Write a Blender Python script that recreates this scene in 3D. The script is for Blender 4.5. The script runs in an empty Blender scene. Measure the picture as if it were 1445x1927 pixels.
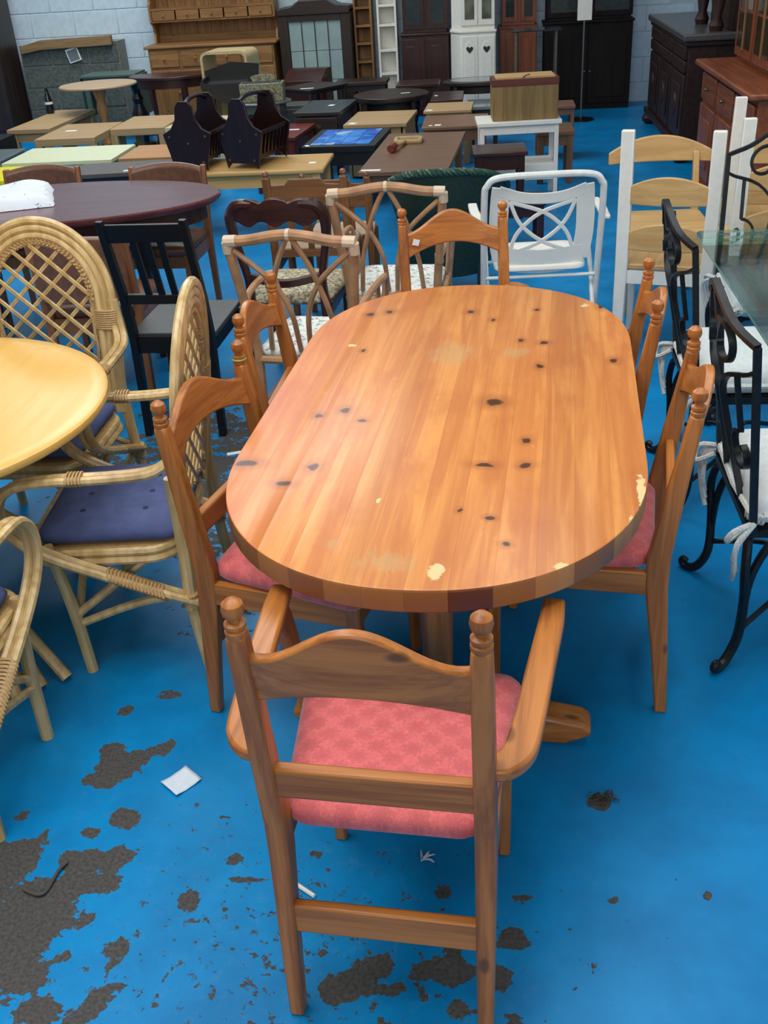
import bpy, bmesh, math, random
import numpy as np
from mathutils import Vector as V, Matrix, noise as mnoise
random.seed(7)
scene = bpy.context.scene
COL = scene.collection
R_ = math.radians

# ------------------------------------------------------------------ camera
cam_d = bpy.data.cameras.new('camera')
cam = bpy.data.objects.new('camera', cam_d)
COL.objects.link(cam)
cam_d.sensor_fit = 'VERTICAL'
cam_d.sensor_height = 36.0
cam_d.lens = 1907.65 / 1927 * 36.0
cam_d.clip_start = 0.05
cam.matrix_world = Matrix((
    (0.99427321, 0.00224289, 0.10684455, 0.0),
    (0.09142935, 0.49977898, -0.86131391, 0.0),
    (-0.05533049, 0.86615007, 0.49671178, 1.85),
    (0, 0, 0, 1)))
scene.camera = cam

# ------------------------------------------------------------------ light
world = bpy.data.worlds.new('world')
scene.world = world
world.use_nodes = True
wb = world.node_tree.nodes['Background']
wb.inputs[0].default_value = (0.90, 0.97, 1.0, 1)
wb.inputs[1].default_value = 0.16

def area(name, loc, rot, sx, sy, power, col):
    l = bpy.data.lights.new(name, 'AREA')
    l.shape = 'RECTANGLE'
    l.size = sx
    l.size_y = sy
    l.energy = power
    l.color = col
    o = bpy.data.objects.new(name, l)
    COL.objects.link(o)
    o.location = loc
    o.rotation_euler = rot
    return o
# rooflights of the warehouse: long translucent strips high above the aisle, except the last
area('overhead_light', (-1.6, 1.6, 4.6), (0, 0, 0), 2.6, 3.6, 190, (1.0, 0.99, 0.97))
area('overhead_light', (0.9, 3.4, 4.6), (0, 0, 0), 1.6, 4.2, 92, (0.98, 0.99, 1.0))
area('overhead_light', (-2.4, 8.2, 4.6), (0, 0, 0), 2.4, 4.5, 170, (0.95, 0.99, 1.0))
area('overhead_light', (-4.2, 10.6, 4.6), (0, 0, 0), 3.2, 1.6, 120, (0.95, 0.99, 1.0))  # added overhead lamp with no seen source, brightens the back wall

# added frontal light high behind the viewer; its source is unseen
area('front_light', (0.0, -7.0, 4.6), (R_(68), 0, 0), 8.0, 3.0, 340, (0.98, 1.0, 1.0))

vs = scene.view_settings
vs.view_transform = 'Standard'
vs.look = 'None'
vs.exposure = -0.14
vs.gamma = 1.0
vs.use_curve_mapping = False

# ------------------------------------------------------------------ helpers: objects
def tag(o, label=None, cat=None, group=None, kind=None):
    if label: o['label'] = label
    if cat: o['category'] = cat
    if group: o['group'] = group
    if kind: o['kind'] = kind
    return o

def thing(name, label, cat, loc=(0, 0, 0), rz=0.0, group=None):
    o = bpy.data.objects.new(name, None)
    o.empty_display_size = 0.1
    COL.objects.link(o)
    o.location = loc
    o.rotation_euler = (0, 0, R_(rz))
    return tag(o, label, cat, group)

def dup(root, loc, rz, label=None, group=None, scale=None):
    def cp(o, par):
        c = o.copy()
        COL.objects.link(c)
        c.parent = par
        for ch in list(o.children):
            cp(ch, c)
        return c
    r = cp(root, None)
    r.location = loc
    r.rotation_euler = (0, 0, R_(rz))
    if scale: r.scale = (scale,) * 3
    if label: r['label'] = label
    if group: r['group'] = group
    return r

def crom(pts, n):
    """Catmull-Rom through pts with n subdivisions per span"""
    P = [V(p) for p in pts]
    if n <= 1: return P
    out = []
    for i in range(len(P) - 1):
        p0 = P[i - 1] if i > 0 else P[0] * 2 - P[1]
        p1, p2 = P[i], P[i + 1]
        p3 = P[i + 2] if i + 2 < len(P) else P[-1] * 2 - P[-2]
        for k in range(n):
            t = k / n
            out.append(0.5 * ((2 * p1) + (p2 - p0) * t + (2 * p0 - 5 * p1 + 4 * p2 - p3) * t * t + (3 * p1 - p0 - 3 * p2 + p3) * t ** 3))
    out.append(P[-1])
    return out

class G:
    """collects shapes of ONE part into one mesh"""
    def __init__(s):
        s.bm = bmesh.new()
    def loops(s, rings, closed=False, cap=True):
        bm = s.bm
        vr = [[bm.verts.new(p) for p in r] for r in rings]
        n = len(vr[0])
        m = len(vr)
        for i in range(m if closed else m - 1):
            a, b = vr[i], vr[(i + 1) % m]
            for j in range(n):
                bm.faces.new((a[j], a[(j + 1) % n], b[(j + 1) % n], b[j]))
        if cap and not closed:
            bm.faces.new(list(reversed(vr[0])))
            bm.faces.new(vr[-1])
        return s
    def box(s, x0, x1, y0, y1, z0, z1, mat=None):
        r = [[V((x, y, z)) for x, y in ((x0, y0), (x1, y0), (x1, y1), (x0, y1))] for z in (z0, z1)]
        if mat: r = [[mat @ p for p in q] for q in r]
        return s.loops(r)
    def tube(s, pts, r, n=8, sm=1, closed=False, mat=None):
        if closed:
            P = crom([pts[-1]] + list(pts) + [pts[0], pts[1]], sm)[sm:-sm - 1] if sm > 1 else [V(p) for p in pts]
        else:
            P = crom(pts, sm)
        m = len(P)
        if isinstance(r, (list, tuple)):
            rr = []
            for i in range(m):
                f = i / (m - 1) * (len(r) - 1)
                k = min(int(f), len(r) - 2)
                rr.append(r[k] + (r[k + 1] - r[k]) * (f - k))
        else:
            rr = [r] * m
        rings = []
        nrm = None
        for i in range(m):
            if closed: t = P[(i + 1) % m] - P[i - 1]
            else: t = P[min(i + 1, m - 1)] - P[max(i - 1, 0)]
            t.normalize()
            if nrm is None:
                nrm = t.cross(V((0, 0, 1)))
                if nrm.length < 0.05: nrm = t.cross(V((1, 0, 0)))
            nrm = nrm - t * nrm.dot(t)
            nrm.normalize()
            b = t.cross(nrm)
            rings.append([P[i] + (nrm * math.cos(a) + b * math.sin(a)) * rr[i] for a in [2 * math.pi * k / n for k in range(n)]])
        if mat: rings = [[mat @ p for p in q] for q in rings]
        return s.loops(rings, closed)
    def bar(s, pts, w, t, up=(0, 0, 1), sm=1):
        """sweep a rectangle: w across, t along 'up'; w may be a list"""
        P = crom(pts, sm)
        m = len(P)
        up = V(up)
        rings = []
        for i in range(m):
            d = (P[min(i + 1, m - 1)] - P[max(i - 1, 0)]).normalized()
            sd = d.cross(up).normalized()
            u = sd.cross(d).normalized()
            if isinstance(w, (list, tuple)):
                f = i / (m - 1) * (len(w) - 1)
                k = min(int(f), len(w) - 2)
                ww = w[k] + (w[k + 1] - w[k]) * (f - k)
            else: ww = w
            rings.append([P[i] + sd * a * ww / 2 + u * b * t / 2 for a, b in ((-1, -1), (1, -1), (1, 1), (-1, 1))])
        return s.loops(rings)
    def post(s, st, n=4):
        """near-vertical member from stations (x,y,z,wx,wy)"""
        rings = []
        for x, y, z, wx, wy in st:
            if n == 4:
                rings.append([V((x + a * wx / 2, y + b * wy / 2, z)) for a, b in ((-1, -1), (1, -1), (1, 1), (-1, 1))])
            else:
                rings.append([V((x + math.cos(2 * math.pi * k / n) * wx / 2, y + math.sin(2 * math.pi * k / n) * wy / 2, z)) for k in range(n)])
        return s.loops(rings)
    def lathe(s, prof, n=16, at=(0, 0, 0), mat=None):
        a = V(at)
        rings = [[a + V((max(r, 1e-4) * math.cos(2 * math.pi * k / n), max(r, 1e-4) * math.sin(2 * math.pi * k / n), z)) for k in range(n)] for r, z in prof]
        if mat: rings = [[mat @ p for p in q] for q in rings]
        return s.loops(rings)
    def prism(s, poly, t0, t1, axis='z', mat=None):
        def mk(a, b, t):
            return {'z': V((a, b, t)), 'y': V((a, t, b)), 'x': V((t, a, b))}[axis]
        r = [[mk(a, b, t) for a, b in poly] for t in (t0, t1)]
        if mat: r = [[mat @ p for p in q] for q in r]
        return s.loops(r)
    def stack(s, poly_fn, levels):
        """pads: poly_fn(inset)->outline; levels = [(z, inset), ...] bottom to top"""
        return s.loops([[V((x, y, z)) for x, y in poly_fn(i)] for z, i in levels])
    def obj(s, name, mat, parent=None, bev=0.0, ang=35, sub=0, loc=None, label=None):
        bm = s.bm
        bmesh.ops.recalc_face_normals(bm, faces=bm.faces)
        me = bpy.data.meshes.new(name)
        bm.to_mesh(me)
        bm.free()
        for p in me.polygons: p.use_smooth = True
        me.set_sharp_from_angle(angle=R_(ang))
        me.materials.append(mat)
        o = bpy.data.objects.new(name, me)
        COL.objects.link(o)
        if parent: o.parent = parent
        if loc: o.location = loc
        if bev:
            b = o.modifiers.new('bevel', 'BEVEL')
            b.width = bev
            b.segments = 2
            b.limit_method = 'ANGLE'
            b.angle_limit = R_(40)
            b.harden_normals = False
        if sub:
            sd = o.modifiers.new('sub', 'SUBSURF')
            sd.levels = sd.render_levels = sub
        if label: o['label'] = label
        return o

def rrect(hw, hd, r, n=5, cx=0.0, cy=0.0, fw=None):
    """rounded rectangle outline (half width/depth); fw = half width at +y end"""
    out = []
    for qx, qy, a0 in ((1, 1, 0), (-1, 1, 90), (-1, -1, 180), (1, -1, 270)):
        for k in range(n + 1):
            a = R_(a0 + 90 * k / n)
            y = qy * (hd - r) + r * math.sin(a)
            w = hw if fw is None else hw + (fw - hw) * (y + hd) / (2 * hd)
            out.append((cx + qx * (w - r) + r * math.cos(a), cy + y))
    return out

def ell(rx, ry, n=40, cx=0.0, cy=0.0):
    return [(cx + rx * math.cos(2 * math.pi * k / n), cy + ry * math.sin(2 * math.pi * k / n)) for k in range(n)]

# ------------------------------------------------------------------ helpers: materials
def lin(c):
    return tuple(((x / 255) / 12.92 if x <= 10 else ((x / 255 + 0.055) / 1.055) ** 2.4) for x in c) + (1,)

class NT:
    def __init__(s, name):
        s.m = bpy.data.materials.new(name)
        s.m.use_nodes = True
        s.t = s.m.node_tree
        s.b = s.t.nodes['Principled BSDF']
        s.out = s.t.nodes['Material Output']
        s.co = s.n('ShaderNodeTexCoord').outputs['Object']
    def n(s, typ, **kw):
        x = s.t.nodes.new(typ)
        for k, v in kw.items(): setattr(x, k, v)
        return x
    def l(s, a, b):
        s.t.links.new(a, b)
    def set(s, sock, v):
        if isinstance(v, (int, float, tuple, list)): sock.default_value = v
        else: s.l(v, sock)
    def mapping(s, sc, rot=(0, 0, 0), src=None):
        x = s.n('ShaderNodeMapping')
        x.inputs['Scale'].default_value = sc
        x.inputs['Rotation'].default_value = rot
        s.l(src or s.co, x.inputs['Vector'])
        return x.outputs[0]
    def noise(s, vec, scale, detail=3, rough=0.5, dist=0.0):
        x = s.n('ShaderNodeTexNoise')
        x.inputs['Scale'].default_value = scale
        x.inputs['Detail'].default_value = detail
        x.inputs['Roughness'].default_value = rough
        x.inputs['Distortion'].default_value = dist
        s.l(vec, x.inputs['Vector'])
        return x.outputs[0]
    def voro(s, vec, scale, rnd=1.0, feat='F1', out='Distance'):
        x = s.n('ShaderNodeTexVoronoi', feature=feat)
        x.inputs['Scale'].default_value = scale
        x.inputs['Randomness'].default_value = rnd
        s.l(vec, x.inputs['Vector'])
        return x.outputs[out]
    def math(s, op, a, b=None, c=None):
        x = s.n('ShaderNodeMath', operation=op)
        s.set(x.inputs[0], a)
        if b is not None: s.set(x.inputs[1], b)
        if c is not None: s.set(x.inputs[2], c)
        return x.outputs[0]
    def ramp(s, f, a, b, lo=0.0, hi=1.0):
        x = s.n('ShaderNodeMapRange', interpolation_type='SMOOTHSTEP')
        s.l(f, x.inputs[0])
        x.inputs[1].default_value = a
        x.inputs[2].default_value = b
        x.inputs[3].default_value = lo
        x.inputs[4].default_value = hi
        return x.outputs[0]
    def mix(s, f, a, b, mode='MIX'):
        x = s.n('ShaderNodeMix', data_type='RGBA', blend_type=mode)
        s.set(x.inputs[0], f)
        s.set(x.inputs[6], a)
        s.set(x.inputs[7], b)
        return x.outputs[2]
    def bump(s, f, strength, dist=0.002):
        x = s.n('ShaderNodeBump')
        x.inputs['Strength'].default_value = strength
        x.inputs['Distance'].default_value = dist
        s.l(f, x.inputs['Height'])
        s.l(x.outputs[0], s.b.inputs['Normal'])
    def rand(s):
        return s.n('ShaderNodeObjectInfo').outputs['Random']
    def fin(s, col, rough=0.5, metal=0.0, spec=0.5, coat=0.0):
        s.set(s.b.inputs['Base Color'], col)
        s.set(s.b.inputs['Roughness'], rough)
        s.b.inputs['Metallic'].default_value = metal
        s.b.inputs['Specular IOR Level'].default_value = spec
        if coat:
            s.b.inputs['Coat Weight'].default_value = coat
            s.b.inputs['Coat Roughness'].default_value = 0.15
        return s.m

_mc = {}
def plain(name, c, rough=0.5, metal=0.0, var=0.08, spec=0.5, sc=30, bump=0.0):
    if name in _mc: return _mc[name]
    t = NT(name)
    f = t.noise(t.co, sc, 4)
    c1 = lin(c)
    c2 = tuple(x * (1 - 2 * var) for x in c1[:3]) + (1,)
    col = t.mix(t.ramp(f, 0.3, 0.7), c1, c2)
    if bump: t.bump(f, bump)
    _mc[name] = t.fin(col, rough, metal, spec)
    return _mc[name]

def wood(name, c1, c2, axis='Z', rough=0.42, knots=0.0, fine=1.0, coat=0.0, spec=0.5):
    key = name + '_' + axis
    if key in _mc: return _mc[key]
    t = NT(key)
    s = [26.0, 26.0, 26.0]
    s['XYZ'.index(axis)] = 1.6
    r = t.rand()
    off = t.n('ShaderNodeVectorMath', operation='ADD')
    sc3 = t.n('ShaderNodeCombineXYZ')
    for i in range(3): t.l(t.math('MULTIPLY', r, 7.0 + 3 * i), sc3.inputs[i])
    t.l(t.co, off.inputs[0])
    t.l(sc3.outputs[0], off.inputs[1])
    v = t.mapping(tuple(s), src=off.outputs[0])
    g1 = t.noise(v, 1.0, 4, 0.6, 0.6)
    s2 = [160.0] * 3
    s2['XYZ'.index(axis)] = 5.0
    g2 = t.noise(t.mapping(tuple(s2), src=off.outputs[0]), 1.0, 2)
    f = t.math('ADD', t.math('MULTIPLY', g1, 0.75), t.math('MULTIPLY', g2, 0.25 * fine))
    f = t.ramp(f, 0.36, 0.66)
    A, B = lin(c1), lin(c2)
    col = t.mix(f, A, B)
    tone = t.n('ShaderNodeHueSaturation')
    t.l(t.math('MULTIPLY_ADD', r, 0.24, 0.88), tone.inputs['Value'])
    t.l(col, tone.inputs['Color'])
    col = tone.outputs[0]
    if knots:
        sk = [9.0] * 3
        sk['XYZ'.index(axis)] = 4.5
        k = t.voro(t.mapping(tuple(sk), src=off.outputs[0]), 1.0)
        col = t.mix(t.ramp(k, 0.05 * knots, 0.13 * knots, 0.8, 0.0), col, tuple(x * 0.22 for x in A[:3]) + (1,))
    t.bump(g2, 0.12, 0.001)
    rr = t.math('MULTIPLY_ADD', g1, 0.2, rough - 0.1)
    _mc[key] = t.fin(col, rr, 0, spec, coat)
    return _mc[key]

PINE = ((188, 118, 54), (146, 84, 34))
def pine(a): return wood('pine', *PINE, a, 0.34, 1.0)
def mahog(a): return wood('mahogany', (62, 30, 26), (38, 17, 15), a, 0.3)
def dark(a): return wood('dark_oak', (52, 36, 27), (30, 20, 15), a, 0.4)
def beech(a): return wood('beech', (206, 168, 112), (188, 148, 94), a, 0.45)
def oldpine(a): return wood('old_pine', (148, 106, 58), (116, 80, 42), a, 0.5, 0.7)
def brownw(a): return wood('brown_wood', (126, 90, 60), (102, 70, 46), a, 0.45)
def orangew(a): return wood('orange_wood', (142, 74, 38), (106, 52, 26), a, 0.38)
def oak(a): return wood('oak', (128, 84, 46), (96, 60, 32), a, 0.45)
M_WHITE = plain('white_paint', (234, 232, 222), 0.4, var=0.03)
M_BLACK = plain('black_paint', (15, 15, 16), 0.4, var=0.1)
M_TAG = plain('paper_label', (232, 236, 238), 0.7, var=0.02)
M_BRASS = plain('dull_brass', (120, 105, 80), 0.35, 0.8)
M_IRON = plain('wrought_iron', (30, 34, 36), 0.38, 0.4, var=0.2, sc=60, bump=0.2)
M_CANE = None
# ------------------------------------------------------------------ the setting
def floor_material():
    t = NT('blue_floor_paint')
    at = t.n('ShaderNodeAttribute', attribute_name='bare')
    f = at.outputs['Fac']
    n1 = t.noise(t.co, 14, 6, 0.65)
    n2 = t.noise(t.co, 70, 4, 0.6)
    k = t.math('ADD', f, t.math('MULTIPLY', t.math('SUBTRACT', n1, 0.5), 2.3))
    k = t.math('ADD', k, t.math('MULTIPLY', t.math('SUBTRACT', n2, 0.5), 0.6))
    mask = t.ramp(k, 0.02, 0.07)
    # fine chips everywhere
    at2 = t.n('ShaderNodeAttribute', attribute_name='chips')
    n3 = t.noise(t.mapping((1, 1, 1), (0, 0, 0.6)), 33, 5, 0.7)
    chip = t.ramp(t.math('ADD', n3, t.math('MULTIPLY', at2.outputs['Fac'], 0.135)), 0.70, 0.715)
    mask = t.math('MAXIMUM', mask, chip)
    g = t.noise(t.co, 3.0, 5, 0.6)
    blue = t.mix(t.ramp(g, 0.3, 0.7), (0.0005, 0.245, 0.57, 1), (0.0008, 0.170, 0.42, 1))
    dust = t.ramp(t.noise(t.co, 26, 5, 0.7), 0.5, 0.8, 0, 0.14)
    dust = t.math('MULTIPLY', dust, t.math('MULTIPLY_ADD', at2.outputs['Fac'], 0.9, 0.25))
    blue = t.mix(dust, blue, (0.25, 0.42, 0.62, 1))
    con = t.mix(t.ramp(t.noise(t.co, 120, 3), 0.3, 0.7), (0.085, 0.082, 0.078, 1), (0.05, 0.049, 0.046, 1))
    col = t.mix(mask, blue, con)
    rough = t.math('MULTIPLY_ADD', mask, 0.4, t.math('MULTIPLY_ADD', g, 0.2, 0.28))
    h = t.math('MULTIPLY_ADD', mask, -1.0, t.math('MULTIPLY', n2, 0.25))
    t.bump(h, 0.35, 0.0015)
    return t.fin(col, rough, 0, 0.22)

BARE = [
 (-1.17, 1.50, 0.07, 0.07), (-1.10, 1.40, 0.09, 0.06), (-1.08, 1.25, 0.06, 0.06), (-1.0, 1.47, 0.07, 0.04), (-1.13, 1.58, 0.05, 0.04), (-1.116, 1.567, 0.049, 0.053), (-0.964, 1.570, 0.057, 0.027), (-0.878, 1.591, 0.041, 0.028), (-0.922, 1.510, 0.068, 0.026), (-1.009, 1.455, 0.085, 0.062), (-1.019, 1.358, 0.059, 0.076), (-0.988, 1.271, 0.051, 0.048), (-0.920, 1.200, 0.044, 0.028), (-0.805, 1.226, 0.022, 0.029), (-0.819, 1.186, 0.022, 0.017), (-0.767, 1.257, 0.018, 0.013), (-0.803, 1.293, 0.010, 0.011), (-0.794, 1.347, 0.025, 0.022), (-0.911, 1.323, 0.016, 0.013), (-0.677, 1.480, 0.022, 0.028), (-0.652, 1.425, 0.012, 0.011), (-1.001, 1.829, 0.042, 0.022), (-0.968, 1.891, 0.050, 0.042), (-0.927, 1.906, 0.026, 0.029), (-1.008, 1.937, 0.026, 0.024), (-0.862, 1.956, 0.013, 0.024), (-0.899, 1.709, 0.033, 0.024), (-0.969, 1.657, 0.018, 0.013), (-1.082, 1.649, 0.012, 0.015), (-1.160, 1.706, 0.018, 0.012), (-0.596, 1.593, 0.015, 0.015), (-0.563, 1.536, 0.037, 0.009), (-0.918, 2.170, 0.034, 0.018), (-1.024, 2.097, 0.015, 0.018), (-0.282, 1.303, 0.024, 0.036), (-0.226, 1.330, 0.026, 0.024), (-0.234, 1.285, 0.016, 0.018), (-0.110, 1.327, 0.060, 0.024), (-0.080, 1.379, 0.020, 0.031), (0.007, 1.318, 0.024, 0.026), (0.034, 1.407, 0.033, 0.020), (-0.325, 1.276, 0.022, 0.026), (-0.198, 1.278, 0.014, 0.009), (-0.140, 1.270, 0.016, 0.010), (-0.238, 1.246, 0.013, 0.010), (-0.063, 1.246, 0.029, 0.022), (-0.213, 1.209, 0.026, 0.009), (0.049, 1.228, 0.021, 0.011), (-0.357, 1.353, 0.011, 0.011), (0.055, 1.511, 0.023, 0.010), (-0.410, 1.616, 0.012, 0.011), (-0.107, 1.525, 0.015, 0.017), (0.258, 1.804, 0.023, 0.021), (0.399, 1.588, 0.010, 0.009), (0.153, 1.445, 0.014, 0.009), (0.256, 1.519, 0.010, 0.008), (0.205, 1.349, 0.010, 0.012), (0.151, 1.296, 0.008, 0.009), (0.462, 1.540, 0.008, 0.010), (-1.144, 3.643, 0.079, 0.029), (-1.108, 3.362, 0.032, 0.084), (-1.064, 3.286, 0.042, 0.049), (-0.882, 1.949, 0.014, 0.016), (-0.654, 1.717, 0.012, 0.008), (-0.512, 1.354, 0.010, 0.008), (-0.469, 1.306, 0.009, 0.007)
]
def build_floor():
    # fine grid close to the viewer so that the worn patches keep their shapes
    def axis(a, b, fa, fb, fine, coarse):
        v = []
        x = a
        while x < fa: v.append(x); x += coarse
        x = fa
        while x < fb: v.append(x); x += fine
        x = fb
        while x < b: v.append(x); x += coarse
        v.append(b)
        return v
    xs = np.array(axis(-7.5, 5.0, -1.9, 1.3, 0.02, 0.5))
    ys = np.array(axis(-1.5, 13.2, 0.7, 4.8, 0.02, 0.5))
    Xg, Yg = np.meshgrid(xs, ys)
    F = np.full(Xg.shape, -1.2)
    for x, y, rx, ry in BARE:
        d = 1.0 - np.sqrt(((Xg - x) / (rx * 1.28)) ** 2 + ((Yg - y) / (ry * 1.28)) ** 2)
        d = np.where(d < 0, d * 0.9, d)
        F = np.maximum(F, np.maximum(d, -1.2))
    # the scuffed aisle on the left behind the cane chairs
    zone = 1.0 - np.sqrt(((Xg + 1.25) / 0.55) ** 2 + ((Yg - 3.6) / 0.85) ** 2)
    F = np.maximum(F, np.clip(zone, -1.2, 0.5) - 0.33)
    zone2 = 1.0 - np.sqrt(((Xg + 0.85) / 0.25) ** 2 + ((Yg - 2.9) / 0.6) ** 2)
    F = np.maximum(F, np.clip(zone2, -1.2, 0.5) - 0.36)
    C = np.clip(1.0 - np.sqrt(((Xg + 0.45) / 0.9) ** 2 + ((Yg - 1.35) / 0.8) ** 2), 0, 1)
    nx, ny = len(xs), len(ys)
    verts = np.stack([Xg.ravel(), Yg.ravel(), np.zeros(Xg.size)], 1)
    ii, jj = np.meshgrid(np.arange(nx - 1), np.arange(ny - 1))
    a = (jj * nx + ii).ravel()
    faces = np.stack([a, a + 1, a + nx + 1, a + nx], 1)
    me = bpy.data.meshes.new('floor')
    me.from_pydata(verts.tolist(), [], faces.tolist())
    for nm, arr in (('bare', F), ('chips', C)):
        at = me.attributes.new(nm, 'FLOAT', 'POINT')
        at.data.foreach_set('value', arr.ravel().astype(np.float32))
    me.materials.append(floor_material())
    o = bpy.data.objects.new('floor', me)
    COL.objects.link(o)
    tag(o, kind='structure')
build_floor()

# back wall: a mortar slab with painted blocks standing proud of it
WALL_Y = 12.62
M_MORTAR = plain('painted_mortar', (176, 196, 210), 0.8, var=0.06)
M_WALLBLK = plain('painted_block', (194, 214, 226), 0.75, var=0.06, sc=14, bump=0.25)
M_GREYBLK = plain('grey_concrete_block', (96, 102, 94), 0.9, var=0.22, sc=26, bump=0.4)
M_GREYMORTAR = plain('grey_mortar', (134, 138, 128), 0.9, var=0.1)
wb_ = G().box(-7.5, 5.0, WALL_Y, WALL_Y + 0.2, 0, 3.4).obj('wall_back', M_MORTAR)
tag(wb_, kind='structure')
blk = G().box(-0.257, 0.257, -0.007, 0.02, -0.127, 0.127).obj('block', M_WALLBLK, wb_, bev=0.006)
first = True
for r in range(9):
    for c in range(18):
        x = -7.15 + c * 0.52 + (0.26 if r % 2 else 0)
        if x > 2.3: continue
        o = blk if first else blk.copy()
        if not first:
            COL.objects.link(o)
        first = False
        o.location = (x, WALL_Y, 0.07 + 0.26 * r + 0.0)
tag(G().box(2.45, 2.65, -1.5, WALL_Y, 0, 3.4).obj('wall_right', plain('wall_paint', (190, 204, 212), 0.8)), kind='structure')
tag(G().box(-7.7, -7.5, -1.5, WALL_Y, 0, 3.4).obj('wall_left', plain('wall_paint', (190, 204, 212), 0.8)), kind='structure')
# unpainted block pier in front of the back wall, with a timber board on top
pier = G().box(-5.40, -4.24, 12.32, WALL_Y - 0.012, 0, 0.93).obj('wall_pier', M_GREYMORTAR)
tag(pier, kind='structure')
for r in range(4):
    edges = [-5.40] + ([-5.04, -4.60] if r % 2 else [-4.82, -4.38]) + [-4.24]
    for a, b in zip(edges[:-1], edges[1:]):
        G().box(a + 0.008, b - 0.008, 12.305, 12.33, 0.012 + r * 0.235, 0.228 + r * 0.235).obj('block', M_GREYBLK, pier, bev=0.004)
G().prism([(-5.36, 0.93), (-5.12, 0.985), (-4.28, 1.0), (-4.28, 0.90), (-5.12, 0.885), (-5.36, 0.85)], 12.24, 12.31, 'y').obj('timber_board', wood('raw_timber', (150, 118, 78), (120, 92, 58), 'X', 0.7), pier, bev=0.004)
sg = thing('hanging_notice', 'small white framed notice hung tilted on the grey block pier', 'notice', (-4.76, 12.28, 0.815))
mt = Matrix.Rotation(R_(-14), 4, 'Y')
G().box(-0.075, 0.075, -0.008, 0.008, -0.075, 0.075, mt).obj('frame', M_WHITE, sg, bev=0.003)
G().box(-0.06, 0.06, -0.011, -0.007, -0.06, 0.055, mt).obj('panel', plain('notice_grey', (110, 118, 116), 0.5), sg)
# ------------------------------------------------------------------ pine dining table
KNOTS = [(-0.288, -0.458, 0.014, 0.019), (-0.341, -0.544, 0.020, 0.013), (-0.456, -0.447, 0.029, 0.017), (-0.275, -0.129, 0.014, 0.017), (-0.218, -0.194, 0.011, 0.010), (-0.339, -0.165, 0.011, 0.013), (-0.305, 0.307, 0.008, 0.013), (-0.339, 0.636, 0.014, 0.016), (-0.279, 0.663, 0.014, 0.016), (-0.009, 0.662, 0.014, 0.016), (0.068, 0.584, 0.008, 0.015), (0.205, 0.682, 0.009, 0.011), (0.235, 0.381, 0.013, 0.013), (0.167, 0.398, 0.008, 0.014), (0.227, 0.194, 0.010, 0.016), (0.116, -0.063, 0.024, 0.024), (0.208, -0.291, 0.010, 0.015), (0.211, -0.423, 0.013, 0.013), (0.115, -0.426, 0.021, 0.011), (0.187, -0.774, 0.008, 0.010), (0.147, -0.671, 0.009, 0.009), (0.436, 0.239, 0.012, 0.016), (0.410, 0.713, 0.010, 0.021), (0.078, -0.641, 0.005, 0.009)]
WORN = [(0.055, -0.885, 0.020, 0.034), (0.470, -0.56, 0.012, 0.13), (0.442, -0.706, 0.012, 0.062), (0.302, -0.848, 0.026, 0.014), (-0.348, 0.351, 0.015, 0.016), (-0.106, -0.610, 0.006, 0.013), (0.359, 0.724, 0.015, 0.018)]
SCUFF = [(-0.05, -0.86, 0.07, 0.05), (-0.033, 0.289, 0.075, 0.11), (0.15, 0.30, 0.05, 0.05), (-0.171, -0.802, 0.014, 0.03)]

def spots(t, lst, k=1.0, src=None):
    """max over ellipses of 1 - normalised distance, at the thing's own coordinates"""
    acc = None
    for x, y, rx, ry in lst:
        a = t.n('ShaderNodeVectorMath', operation='SUBTRACT')
        t.l(src or t.co, a.inputs[0])
        a.inputs[1].default_value = (x, y, 0)
        b = t.n('ShaderNodeVectorMath', operation='MULTIPLY')
        t.l(a.outputs[0], b.inputs[0])
        b.inputs[1].default_value = (k / rx, k / ry, 0)
        c = t.n('ShaderNodeVectorMath', operation='LENGTH')
        t.l(b.outputs[0], c.inputs[0])
        acc = c.outputs['Value'] if acc is None else t.math('MINIMUM', acc, c.outputs['Value'])
    return acc

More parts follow.
